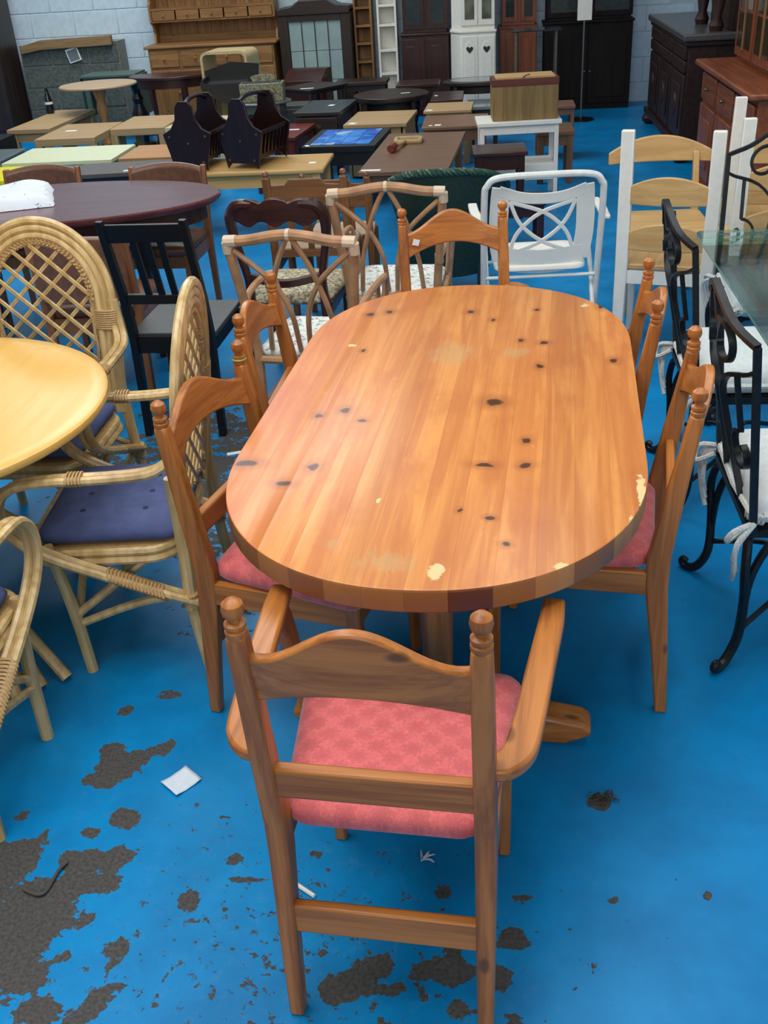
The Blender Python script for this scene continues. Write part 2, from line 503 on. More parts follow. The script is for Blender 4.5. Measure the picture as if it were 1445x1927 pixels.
def tabletop_material():
    t = NT('knotty_pine_board')
    r = t.rand()
    # shift the grain board by board
    off = t.n('ShaderNodeVectorMath', operation='ADD')
    cmb = t.n('ShaderNodeCombineXYZ')
    t.l(t.math('MULTIPLY', r, 9.0), cmb.inputs[0])
    t.l(t.math('MULTIPLY', r, 5.0), cmb.inputs[1])
    t.l(t.co, off.inputs[0])
    t.l(cmb.outputs[0], off.inputs[1])
    g1 = t.noise(t.mapping((22, 1.1, 6), src=off.outputs[0]), 1.0, 4, 0.6, 0.8)
    g2 = t.noise(t.mapping((170, 4, 30), src=off.outputs[0]), 1.0, 3)
    blot = t.noise(t.mapping((7, 2.6, 3)), 1.0, 4, 0.6)
    col = t.mix(t.ramp(g1, 0.32, 0.66), lin((222, 150, 78)), lin((196, 118, 56)))
    col = t.mix(t.ramp(g2, 0.45, 0.8, 0, 0.35), col, lin((182, 108, 54)))
    col = t.mix(t.ramp(blot, 0.46, 0.7, 0, 0.6), col, lin((182, 100, 48)))
    dent = t.noise(t.mapping((30, 9, 10)), 1.0, 6, 0.75)
    col = t.mix(t.ramp(dent, 0.6, 0.74, 0, 0.4), col, lin((236, 182, 112)))
    red = t.n('ShaderNodeSeparateXYZ')
    t.l(t.co, red.inputs[0])
    col = t.mix(t.math('MULTIPLY', t.ramp(red.outputs[0], -0.2, -0.49), t.ramp(blot, 0.3, 0.6, 0.25, 0.6)), col, lin((188, 92, 46)))
    hs = t.n('ShaderNodeHueSaturation')
    t.l(t.math('MULTIPLY_ADD', r, 0.14, 0.93), hs.inputs['Value'])
    t.l(col, hs.inputs['Color'])
    col = hs.outputs[0]
    wob = t.n('ShaderNodeTexNoise')
    wob.inputs['Scale'].default_value = 40
    t.l(t.co, wob.inputs['Vector'])
    wv = t.n('ShaderNodeVectorMath', operation='MULTIPLY_ADD')
    t.l(wob.outputs['Color'], wv.inputs[0])
    wv.inputs[1].default_value = (0.018, 0.018, 0)
    t.l(t.co, wv.inputs[2])
    w2 = t.n('ShaderNodeVectorMath', operation='SUBTRACT')
    t.l(wv.outputs[0], w2.inputs[0])
    w2.inputs[1].default_value = (0.009, 0.009, 0)
    kd = spots(t, KNOTS, 0.85, w2.outputs[0])
    col = t.mix(t.ramp(kd, 0.9, 2.6, 0.45, 0.0), col, lin((150, 84, 40)))
    col = t.mix(t.ramp(kd, 0.55, 1.0, 0.92, 0.0), col, lin((58, 28, 16)))
    wd = spots(t, WORN)
    wd = t.math('ADD', wd, t.math('MULTIPLY', t.math('SUBTRACT', t.noise(t.co, 45, 4, 0.7), 0.5), 2.2))
    worn = t.ramp(wd, 0.7, 0.95, 0.8, 0.0)
    col = t.mix(worn, col, lin((232, 206, 148)))
    sd = spots(t, SCUFF)
    sd = t.math('ADD', sd, t.math('MULTIPLY', t.math('SUBTRACT', t.noise(t.mapping((60, 18, 10)), 1.0, 5, 0.7), 0.5), 3.2))
    col = t.mix(t.ramp(sd, 0.3, 1.0, 0.5, 0.0), col, lin((190, 156, 104)))
    # end grain round the rim is darker and differs from board to board
    geo = t.n('ShaderNodeNewGeometry')
    sx = t.n('ShaderNodeSeparateXYZ')
    t.l(geo.outputs['True Normal'], sx.inputs[0])
    oc = t.n('ShaderNodeSeparateColor')
    t.l(t.n('ShaderNodeObjectInfo').outputs['Color'], oc.inputs[0])
    eg = t.mix(oc.outputs[0], lin((196, 128, 64)), lin((92, 40, 22)))
    col = t.mix(t.ramp(sx.outputs[2], 0.3, 0.6, 0.92, 0.0), col, eg)
    t.bump(g2, 0.10, 0.001)
    rough = t.math('ADD', t.math('MULTIPLY_ADD', g1, 0.16, 0.26), t.math('MULTIPLY', worn, 0.3))
    return t.fin(col, rough, 0, 0.5)

def table_half(v, HW=0.49, HL=0.955, C=0.40, e=2.15):
    """half width of the rounded top at distance v along it"""
    a = abs(v)
    if a <= C: return HW
    q = min(1.0, (a - C) / (HL - C))
    return HW * max(0.0, 1 - q ** e) ** (1 / e)

def pine_table():
    t = thing('dining_table', 'oval knotty pine dining table with worn rim and trestle base', 'table', (-0.107, 2.56, 0), -3.9)
    m = tabletop_material()
    xs = [-0.49, -0.405, -0.325, -0.245, -0.165, -0.085, 0.0, 0.085, 0.17, 0.25, 0.325, 0.405, 0.49]
    HL, C, e, HW = 0.955, 0.40, 2.15, 0.49
    def vmax(x):
        q = max(0.0, 1 - (min(abs(x), HW) / HW) ** e) ** (1 / e)
        return C + (HL - C) * q
    rng = random.Random(3)
    ends = [0.75, 0.7, 0.45, 0.7, 0.35, 0.3, 0.5, 1.0, 0.5, 0.1, 0.6, 0.05]   # how dark each board's end grain is
    for a, b, dk in zip(xs[:-1], xs[1:], ends):
        n = 9
        px = [a + 0.0001 + (b - a - 0.0002) * k / (n - 1) for k in range(n)]
        if a <= -0.489: px = [-0.49 + (b + 0.49) * (1 - math.cos(math.pi / 2 * k / (n + 3))) / (1 - math.cos(math.pi / 2)) for k in range(n + 4)]; px[-1] = b - 0.0001
        if b >= 0.489: px = [0.49 - (0.49 - a) * (1 - math.cos(math.pi / 2 * k / (n + 3))) / (1 - math.cos(math.pi / 2)) for k in range(n + 4)][::-1]; px[0] = a + 0.0001
        top = 0.75
        out = [(x, vmax(x)) for x in px] + [(x, -vmax(x)) for x in reversed(px)]
        def lvl(i, out=out):
            r = []
            for x, y in out:
                s = 1 - i / 0.9
                r.append((x, y * s if False else y - math.copysign(i, y)))
            return r
        g = G()
        g.stack(lvl, [(0.695, 0.004), (0.699, 0.0), (top - 0.006, 0.0), (top - 0.0015, 0.002), (top, 0.006)])
        g.obj('plank', m, t, ang=30).color = (dk, 0, 0, 1)
    # trestle base: two turned pillars on cross feet joined by a stretcher
    for s in (-1, 1):
        y = -0.50 if s < 0 else 0.42
        G().post([(0, y, 0.08, 0.09, 0.09), (0, y, 0.14, 0.10, 0.10), (0, y, 0.2, 0.075, 0.075), (0, y, 0.4, 0.085, 0.085), (0, y, 0.55, 0.095, 0.095), (0, y, 0.62, 0.09, 0.09), (0, y, 0.66, 0.13, 0.13)], 16).obj('pillar', pine('Z'), t)
        pts = [(-0.39, 0.03), (-0.395, 0.05), (-0.37, 0.07), (-0.28, 0.085), (-0.12, 0.12), (0.12, 0.12), (0.28, 0.085), (0.37, 0.07), (0.395, 0.05), (0.39, 0.03), (0.33, 0.0), (0.22, 0.0), (0.1, 0.04), (-0.1, 0.04), (-0.22, 0.0), (-0.33, 0.0)]
        G().prism(pts, y - 0.04, y + 0.04, 'y').obj('foot', pine('X'), t, bev=0.015)
        G().box(-0.34, 0.34, y - 0.035, y + 0.035, 0.655, 0.695).obj('bearer', pine('X'), t, bev=0.006)
    G().box(-0.02, 0.02, -0.46, 0.38, 0.26, 0.36).obj('stretcher', pine('Y'), t, bev=0.006)
    return t
pine_table()

# ------------------------------------------------------------------ pine chairs
def damask():
    t = NT('pink_damask')
    def motif(rot, off):
        mp = t.n('ShaderNodeMapping')
        mp.inputs['Location'].default_value = off
        mp.inputs['Scale'].default_value = (1 / 0.066, 1 / 0.060, 0)
        t.l(t.co, mp.inputs['Vector'])
        fr = t.n('ShaderNodeVectorMath', operation='FRACTION')
        t.l(mp.outputs[0], fr.inputs[0])
        sb = t.n('ShaderNodeVectorMath', operation='SUBTRACT')
        t.l(fr.outputs[0], sb.inputs[0])
        sb.inputs[1].default_value = (0.5, 0.5, 0)
        sp = t.n('ShaderNodeSeparateXYZ')
        t.l(sb.outputs[0], sp.inputs[0])
        ln = t.n('ShaderNodeVectorMath', operation='LENGTH')
        t.l(sb.outputs[0], ln.inputs[0])
        ang = t.math('ARCTAN2', sp.outputs[1], sp.outputs[0])
        pet = t.math('MULTIPLY_ADD', t.math('COSINE', t.math('MULTIPLY', ang, 8.0)), 0.05, ln.outputs['Value'])
        core = t.ramp(pet, 0.25, 0.30, 1, 0)
        ring = t.math('ABSOLUTE', t.math('SUBTRACT', pet, 0.20))
        return t.math('MULTIPLY', core, t.ramp(ring, 0.015, 0.03, 0.4, 1.0)), pet
    m1, _ = motif(0, (0, 0, 0))
    m2, _ = motif(0, (0.5, 0.5, 0))
    v = t.noise(t.co, 140, 3)
    vine = t.ramp(t.math('ABSOLUTE', t.math('SUBTRACT', t.noise(t.co, 55, 1), 0.5)), 0.012, 0.03, 0.6, 0)
    f = t.math('MAXIMUM', t.math('MAXIMUM', m1, t.math('MULTIPLY', m2, 0.9)), vine)
    base = t.mix(t.ramp(v, 0.3, 0.7), lin((226, 112, 110)), lin((214, 102, 102)))
    col = t.mix(t.math('MULTIPLY', f, 0.5), base, lin((178, 70, 76)))
    t.bump(v, 0.25, 0.001)
    m = t.fin(col, t.math('MULTIPLY_ADD', f, -0.2, 0.75), 0, 0.35)
    t.b.inputs['Sheen Weight'].default_value = 0.3
    return m
M_DAMASK = damask()
GP = 'pine chairs around the oval pine table'

def pine_chair(name, label, arm, sp, zs):
    t = thing(name, label, 'chair', group=GP)
    Z = lambda z: z * zs + (max(0, z - 0.64) * 0.19 if arm else 0)
    for s in (-1, 1):
        g = G()
        g.post([(s * sp, -0.240, 0, 0.030, 0.032), (s * sp, -0.222, Z(0.2), 0.034, 0.042), (s * sp, -0.200, Z(0.40), 0.037, 0.056), (s * sp, -0.200, Z(0.48), 0.037, 0.056),
                (s * sp, -0.222, Z(0.64), 0.037, 0.046), (s * sp, -0.243, Z(0.78), 0.036, 0.036), (s * sp, -0.253, Z(0.845), 0.034, 0.034), (s * sp, -0.255, Z(0.866), 0.031, 0.031)])
        p = g.obj('post', pine('Z'), t, bev=0.006)
        zk = Z(0.862) - 0.862
        G().lathe([(r, z + zk) for r, z in ((0.0155, 0.862), (0.0175, 0.868), (0.0175, 0.874), (0.014, 0.877), (0.0172, 0.881), (0.0172, 0.887), (0.010, 0.891), (0.010, 0.896), (0.0155, 0.901), (0.0185, 0.911), (0.0165, 0.922), (0.009, 0.929), (0, 0.931))], 18, (s * sp, -0.256, 0)).obj('knob', pine('Z'), p)
        fx = sp + 0.005
        G().post([(s * fx, 0.205, 0, 0.026, 0.026), (s * fx, 0.205, Z(0.44), 0.036, 0.036)]).obj('leg', pine('Z'), t, bev=0.005)
        G().box(s * fx - 0.011, s * fx + 0.011, -0.19, 0.2, Z(0.375), Z(0.44)).obj('side_rail', pine('Y'), t, bev=0.003)
    # crest: ogee top, arched foot, bowed backwards
    W = sp - 0.012
    rings = []
    n = 28
    for k in range(n + 1):
        u = -1 + 2 * k / n
        a = 0.5 + 0.5 * math.cos(math.pi * u)
        zt = Z(0.832 + 0.066 * a)
        zb = Z(0.752 + 0.040 * (1 - u * u))
        bow = -0.036 * (1 - u * u)
        yb, yt = -0.238 + bow, -0.252 + bow
        rings.append([V((u * W, yb - 0.011, zb)), V((u * W, yb + 0.011, zb)), V((u * W, yt + 0.011, zt)), V((u * W, yt - 0.011, zt))])
    G().loops(rings).obj('crest_rail', pine('X'), t, bev=0.005)
    G().box(-W, W, -0.231, -0.207, Z(0.552), Z(0.615)).obj('back_rail', pine('X'), t, bev=0.005)
    G().box(-W, W, -0.231, -0.209, Z(0.215), Z(0.285)).obj('back_stretcher', pine('X'), t, bev=0.005)
    G().box(-W, W, 0.192, 0.216, Z(0.375), Z(0.44)).obj('front_rail', pine('X'), t, bev=0.003)
    # stuffed seat
    def outl(i):
        return rrect(sp - 0.004 - i, 0.215 - i, max(0.012, 0.05 - i), 5, 0, 0.025, fw=sp + 0.045 - i)
    zt = Z(0.44)
    G().stack(outl, [(zt - 0.005, 0.022), (zt - 0.002, 0.012), (zt + 0.012, 0.0), (zt + 0.032, 0.0), (zt + 0.044, 0.010), (zt + 0.053, 0.035), (zt + 0.060, 0.08), (zt + 0.063, 0.13)]).obj('seat', M_DAMASK, t, ang=70)
    if arm:
        for s in (-1, 1):
            pts = [(s * (sp - 0.005), -0.212, 0.66), (s * (sp + 0.028), -0.204, 0.66), (s * (sp + 0.052), -0.170, 0.66), (s * (sp + 0.064), -0.10, 0.66), (s * (sp + 0.08), 0.06, 0.66), (s * (sp + 0.094), 0.20, 0.655), (s * (sp + 0.098), 0.275, 0.655)]
            g = G().bar(pts, [0.034, 0.05, 0.056, 0.054, 0.052, 0.05, 0.044], 0.026, (0, 0, 1), 5)
            a = g.obj('armrest', pine('Y'), t, bev=0.008)
            sp_ = [(s * (sp + 0.092), 0.205, 0.645), (s * (sp + 0.088), 0.235, 0.58), (s * (sp + 0.075), 0.235, 0.50), (s * (sp + 0.05), 0.205, 0.42), (s * (sp + 0.036), 0.195, 0.34)]
            G().bar(sp_, [0.07, 0.056, 0.05, 0.058, 0.04], 0.026, (1, 0, 0), 4).obj('arm_support', pine('Z'), t, bev=0.005)
    return t

arm = pine_chair('carver_chair', 'pine carver chair with pink damask seat and armrests, seen from behind nearest the viewer', True, 0.186, 1.035)
arm.location = (-0.182, 1.453, 0)
arm.rotation_euler.z = R_(-4.5)
head = dup(arm, (-0.106, 3.67, 0), 190.2, 'pine carver chair with white price sticker at far end of oval pine table')
head.scale = (1.04, 1, 0.932)
side = pine_chair('pine_chair', 'pine side chair on the left of the oval table, the one nearer the viewer', False, 0.203, 1.0)
side.location = (-0.479, 2.247, 0)
side.rotation_euler.z = R_(-104.8)
dup(side, (-0.456, 2.915, 0), -92.3, 'pine side chair on the left of the oval table, farther one by bamboo chair')
dup(side, (0.235, 2.379, 0), 82, 'pine side chair on the right of the oval table, the one nearer the viewer')
dup(side, (0.212, 2.979, 0), 85.8, 'pine side chair on the right of the oval table, the farther one')
G().box(-0.012, 0.012, -0.0015, 0.0015, -0.012, 0.012, Matrix.Rotation(R_(-15), 4, 'Y')).obj('price_label', M_TAG, head, loc=(0.140, -0.236, 0.866))
# rubber band round the far knob of the nearer left chair
G().lathe([(0.0175, 0.0), (0.0195, 0.002), (0.0175, 0.005)], 16).obj('elastic_band', plain('green_band', (150, 165, 80), 0.6), side, loc=(-0.203, -0.256, 0.876))

# ------------------------------------------------------------------ cane chairs and round table
def cane_mat():
    t = NT('cane')
    n = t.noise(t.mapping((40, 40, 6)), 1.0, 3)
    n2 = t.noise(t.co, 5, 2)
    col = t.mix(t.ramp(n, 0.3, 0.7), lin((214, 186, 132)), lin((182, 150, 96)))
    col = t.mix(t.ramp(n2, 0.45, 0.7, 0, 0.4), col, lin((150, 120, 74)))
    t.bump(n, 0.15, 0.001)
    return t.fin(col, 0.33, 0, 0.5)
M_CANE = cane_mat()
M_WRAP = plain('cane_wrap', (186, 150, 98), 0.5, var=0.12, sc=90)
M_NAVY = plain('navy_cotton', (78, 90, 136), 0.9, var=0.12, sc=18, bump=0.3)

def cane_chair(name, label):
    t = thing(name, label, 'chair', group='cane armchairs at the round table')
    by = lambda z: -0.20 - (z - 0.42) * 0.12
    HWo, ZS, ZT = 0.245, 0.80, 1.07
    def arch(ins, n=24, zlow=0.40):
        pts = [V((-(HWo - ins) * 0.94, by(zlow), zlow)), V((-(HWo - ins) * 0.985, by(0.6), 0.6))]
        for k in range(n + 1):
            a = math.pi - math.pi * k / n
            z = ZS + (ZT - ZS - ins) * math.sin(a)
            pts.append(V(((HWo - ins) * math.cos(a), by(z), z)))
        pts += [V(((HWo - ins) * 0.985, by(0.6), 0.6)), V(((HWo - ins) * 0.94, by(zlow), zlow))]
        return pts
    for k, ins in enumerate((0.0, 0.025, 0.049)):
        G().tube(arch(ins), 0.0135, 9, 2).obj('back_hoop', M_CANE, t)
    # plaited edge
    base = crom(arch(0.070, zlow=0.47), 5)
    g = G()
    for st in range(3):
        pts = []
        L = 0
        for i, p in enumerate(base):
            if i: L += (p - base[i - 1]).length
            ph = L / 0.042 * 2 * math.pi + st * 2 * math.pi / 3
            c = V((0, by(p.z), 0.72))
            inw = (V((0, p.y, 0.72)) - p)
            inw.y = 0
            inw.normalize()
            pts.append(p + inw * 0.008 * math.sin(ph) + V((0, 1, 0)) * 0.005 * math.sin(2 * ph))
        g.tube(pts, 0.0065, 5)
    g.obj('plaited_edge', M_WRAP, t)
    # diagonal lattice of paired canes
    IW, IT = HWo - 0.074, ZT - 0.074
    def inside(x, z):
        if z < 0.46 or abs(x) > IW: return False
        if z < ZS: return True
        return (x / IW) ** 2 + ((z - ZS) / (IT - ZS)) ** 2 <= 1
    for sgn in (-1, 1):
        for k in range(-9, 10):
            c = k * 0.078
            run = [(x, 0.74 + sgn * x * 0.92 + c) for x in [-0.3 + 0.004 * i for i in range(151)]]
            run = [q for q in run if inside(*q)]
            if len(run) < 6: continue
            a, b = run[0], run[-1]
            g = G()
            for o in (-0.0042, 0.0042):
                yy = 0.005 * sgn
                g.tube([(a[0], by(a[1]) + yy, a[1] + o), ((a[0] + b[0]) / 2, by((a[1] + b[1]) / 2) + yy, (a[1] + b[1]) / 2 + o), (b[0], by(b[1]) + yy, b[1] + o)], 0.0042, 5)
            g.obj('lattice_cane', M_CANE, t)
    # bindings on the sides of the back
    for s in (-1, 1):
        g = G()
        for i in range(9):
            z = 0.70 + i * 0.0075
            g.post([(s * 0.218, by(z), z, 0.086, 0.036), (s * 0.218, by(z), z + 0.0035, 0.090, 0.040), (s * 0.218, by(z), z + 0.007, 0.086, 0.036)], 12)
        g.obj('binding', M_WRAP, t)
        # twin-cane arm sweeping forward, down and back to the rear leg
        for o in (-0.012, 0.012):
            x = s * (0.272 + o)
            pts = [(s * (0.245 + o * 0.6), by(0.78), 0.80), (s * (0.25 + o), -0.235, 0.72), (x, -0.18, 0.665), (x, -0.05, 0.65), (x, 0.12, 0.648), (x, 0.215, 0.63), (x, 0.262, 0.57), (x, 0.245, 0.49), (x, 0.16, 0.42), (x, 0.0, 0.345), (s * (0.262 + o), -0.15, 0.275), (s * (0.25 + o), -0.235, 0.235)]
            G().tube(pts, 0.0125, 8, 4).obj('arm_cane', M_CANE, t)
        g = G()
        for i in range(5):
            g.tube([(s * 0.272 + 0.027 * math.cos(a), 0.02 + i * 0.009, 0.65 + 0.016 * math.sin(a)) for a in [2 * math.pi * k / 12 for k in range(12)]], 0.0035, 5, closed=True)
        g.obj('arm_binding', M_WRAP, t)
        g = G()
        for i in range(16):
            f = i / 15
            c = V((s * 0.268, 0.0 - 0.14 * f, 0.345 - 0.066 * f))
            g.tube([c + V((0.027 * math.cos(a), 0.007 * math.sin(a), 0.017 * math.sin(a))) for a in [2 * math.pi * k / 10 for k in range(10)]], 0.005, 4, closed=True)
        g.obj('brace_binding', M_WRAP, t)
        # legs
        G().tube([(s * 0.232, -0.20, 0.62), (s * 0.235, -0.205, 0.42), (s * 0.248, -0.205, 0.22), (s * 0.262, -0.23, 0.0)], [0.017, 0.019, 0.018, 0.017], 9, 3).obj('leg', M_CANE, t)
        G().tube([(s * 0.24, 0.17, 0.43), (s * 0.24, 0.14, 0.22), (s * 0.245, 0.125, 0.0)], [0.016, 0.018, 0.017], 9, 3).obj('leg', M_CANE, t)
        g = G()
        for i in range(7):
            z = 0.215 + i * 0.007
            g.post([(s * 0.249, -0.207, z, 0.052, 0.046), (s * 0.249, -0.207, z + 0.0035, 0.056, 0.05), (s * 0.249, -0.207, z + 0.007, 0.052, 0.046)], 10)
        g.obj('leg_binding', M_WRAP, t)
        G().tube([(s * 0.24, 0.13, 0.2), (s * 0.2, -0.02, 0.30), (s * 0.16, -0.12, 0.36)], 0.012, 7, 3).obj('brace', M_CANE, t)
        G().tube([(s * 0.24, 0.12, 0.17), (s * 0.24, -0.05, 0.23), (s * 0.245, -0.22, 0.26)], 0.012, 7, 3).obj('brace', M_CANE, t)
    G().tube([(-0.24, 0.13, 0.19), (0, 0.14, 0.30), (0.24, 0.13, 0.19)], 0.012, 7, 4).obj('brace', M_CANE, t)
    G().tube([(-0.25, -0.225, 0.24), (0, -0.21, 0.34), (0.25, -0.225, 0.24)], 0.012, 7, 4).obj('brace', M_CANE, t)
    # seat hoops and woven seat
    for k, z in enumerate((0.372, 0.396)):
        G().tube([(x, y, z) for x, y in rrect(0.235 - 0.006 * k, 0.215, 0.09, 6, 0, 0.03)], 0.0125, 8, 1, True).obj('seat_hoop', M_CANE, t)
    G().prism(rrect(0.226, 0.206, 0.085, 6, 0, 0.03), 0.392, 0.408).obj('seat', M_WRAP, t)
    return t
def cushion(label, loc, rz):
    t = thing('seat_cushion', label, 'cushion', loc, rz, 'navy cushions on the cane armchairs')
    o = lambda i: rrect(0.215 - i, 0.205 - i, 0.045, 6)
    g = G().stack(o, [(0.0, 0.03), (0.008, 0.008), (0.022, 0.0), (0.036, 0.006), (0.046, 0.025), (0.05, 0.07), (0.052, 0.12)])
    bmesh.ops.triangulate(g.bm, faces=[f for f in g.bm.faces if len(f.verts) > 4])
    g.obj('pad', M_NAVY, t, ang=80)
    for x in (-0.1, 0, 0.1):
        for y in (-0.09, 0.09):
            G().lathe([(0.009, 0.0), (0.008, 0.004), (0, 0.006)], 10, (x, y, 0.049)).obj('tuft_button', plain('navy_button', (38, 44, 74), 0.8), t)
cB = cane_chair('cane_armchair', 'cane armchair turned side-on between the round table and the pine chair')
cB.location = (-1.075, 2.53, 0)
cB.rotation_euler.z = R_(95)
dup(cB, (-1.55, 3.05, 0), 180, 'cane armchair facing the viewer behind the round yellow table')
dup(cB, (-1.45, 1.86, 0), 0, 'cane armchair cut off by the left edge, nearest the viewer')
cushion('navy tufted cushion on the side-on cane armchair', (-1.085, 2.53, 0.409), 95)
cushion('navy cushion on the cane armchair behind the round table, mostly hidden', (-1.55, 3.04, 0.409), 180)
cushion('navy cushion on the cane armchair at the left edge', (-1.45, 1.87, 0.409), 0)

rt = thing('round_table', 'round table with pale yellow wooden top on splayed cane legs', 'table', (-1.69, 2.49, 0))
m_y = wood('yellow_beech', (224, 178, 96), (214, 166, 84), 'Y', 0.3, fine=0.4)
G().lathe([(0.555, 0.715), (0.588, 0.718), (0.598, 0.726), (0.6, 0.735), (0.597, 0.744), (0.588, 0.75), (0.55, 0.7505)], 72).obj('table_top', m_y, rt)
G().post([(0, 0, 0.22, 0.14, 0.14), (0, 0, 0.35, 0.11, 0.11), (0, 0, 0.6, 0.13, 0.13), (0, 0, 0.716, 0.3, 0.3)], 16).obj('column', M_CANE, rt)
for q in range(4):
    a = R_(-38 + 90 * q)
    u, w = V((math.cos(a), math.sin(a), 0)), V((-math.sin(a), math.cos(a), 0))
    for k in (-1, 0, 1):
        pts = [u * 0.05 + w * 0.03 * k + V((0, 0, 0.62)), u * 0.14 + w * 0.026 * k + V((0, 0, 0.42)), u * 0.30 + w * 0.026 * k + V((0, 0, 0.22)), u * (0.50 + 0.02 * k) + w * 0.07 * k + V((0, 0, 0.01))]
        G().tube(pts, 0.017, 9, 4).obj('leg', M_CANE, rt)
    G().tube([u * 0.335 + V((0, 0, 0.185)) + w * 0.055 * math.cos(b) + (u * 0.5 + V((0, 0, 0.86))) * 0.022 * math.sin(b) for b in [2 * math.pi * k / 14 for k in range(14)]], 0.004, 5, 1, True).obj('binding', M_WRAP, rt)

# ------------------------------------------------------------------ black slat chair
bc = thing('black_chair', 'black painted chair with upright slats facing the mahogany table', 'chair', (-1.315, 4.11, 0), -2)
for s in (-1, 1):
    G().post([(s * 0.165, -0.225, 0, 0.03, 0.036), (s * 0.165, -0.20, 0.44, 0.032, 0.042), (s * 0.165, -0.23, 0.62, 0.032, 0.036), (s * 0.165, -0.335, 0.95, 0.03, 0.03)]).obj('post', M_BLACK, bc, bev=0.003)
    G().post([(s * 0.17, 0.2, 0, 0.026, 0.026), (s * 0.17, 0.2, 0.42, 0.034, 0.034)]).obj('leg', M_BLACK, bc, bev=0.003)
    G().box(s * 0.165 - 0.01, s * 0.165 + 0.01, -0.2, 0.2, 0.37, 0.43).obj('side_rail', M_BLACK, bc)
def slat_y(z): return -0.23 - (z - 0.62) / 0.33 * 0.105
G().loops([[V((-0.16, slat_y(z) + d, z)) for z, d in ((0.86, -.01), (0.86, .01), (0.935, .01), (0.935, -.01))], [V((0.16, slat_y(z) + d, z)) for z, d in ((0.86, -.01), (0.86, .01), (0.935, .01), (0.935, -.01))]]).obj('top_rail', M_BLACK, bc, bev=0.003)
G().box(-0.16, 0.16, -0.24, -0.215, 0.59, 0.63).obj('lower_rail', M_BLACK, bc, bev=0.003)
for x in (-0.055, 0.0, 0.055):
    G().post([(x, slat_y(0.62), 0.62, 0.026, 0.014), (x, slat_y(0.87), 0.87, 0.026, 0.014)]).obj('slat', M_BLACK, bc)
G().box(-0.16, 0.16, 0.19, 0.21, 0.37, 0.43).obj('front_rail', M_BLACK, bc)
G().box(-0.16, 0.16, -0.21, -0.19, 0.37, 0.43).obj('back_apron', M_BLACK, bc)
G().prism(rrect(0.185, 0.215, 0.02, 4, 0, 0.02), 0.43, 0.452).obj('seat', plain('dark_grey_seat', (58, 62, 64), 0.45), bc, bev=0.004)

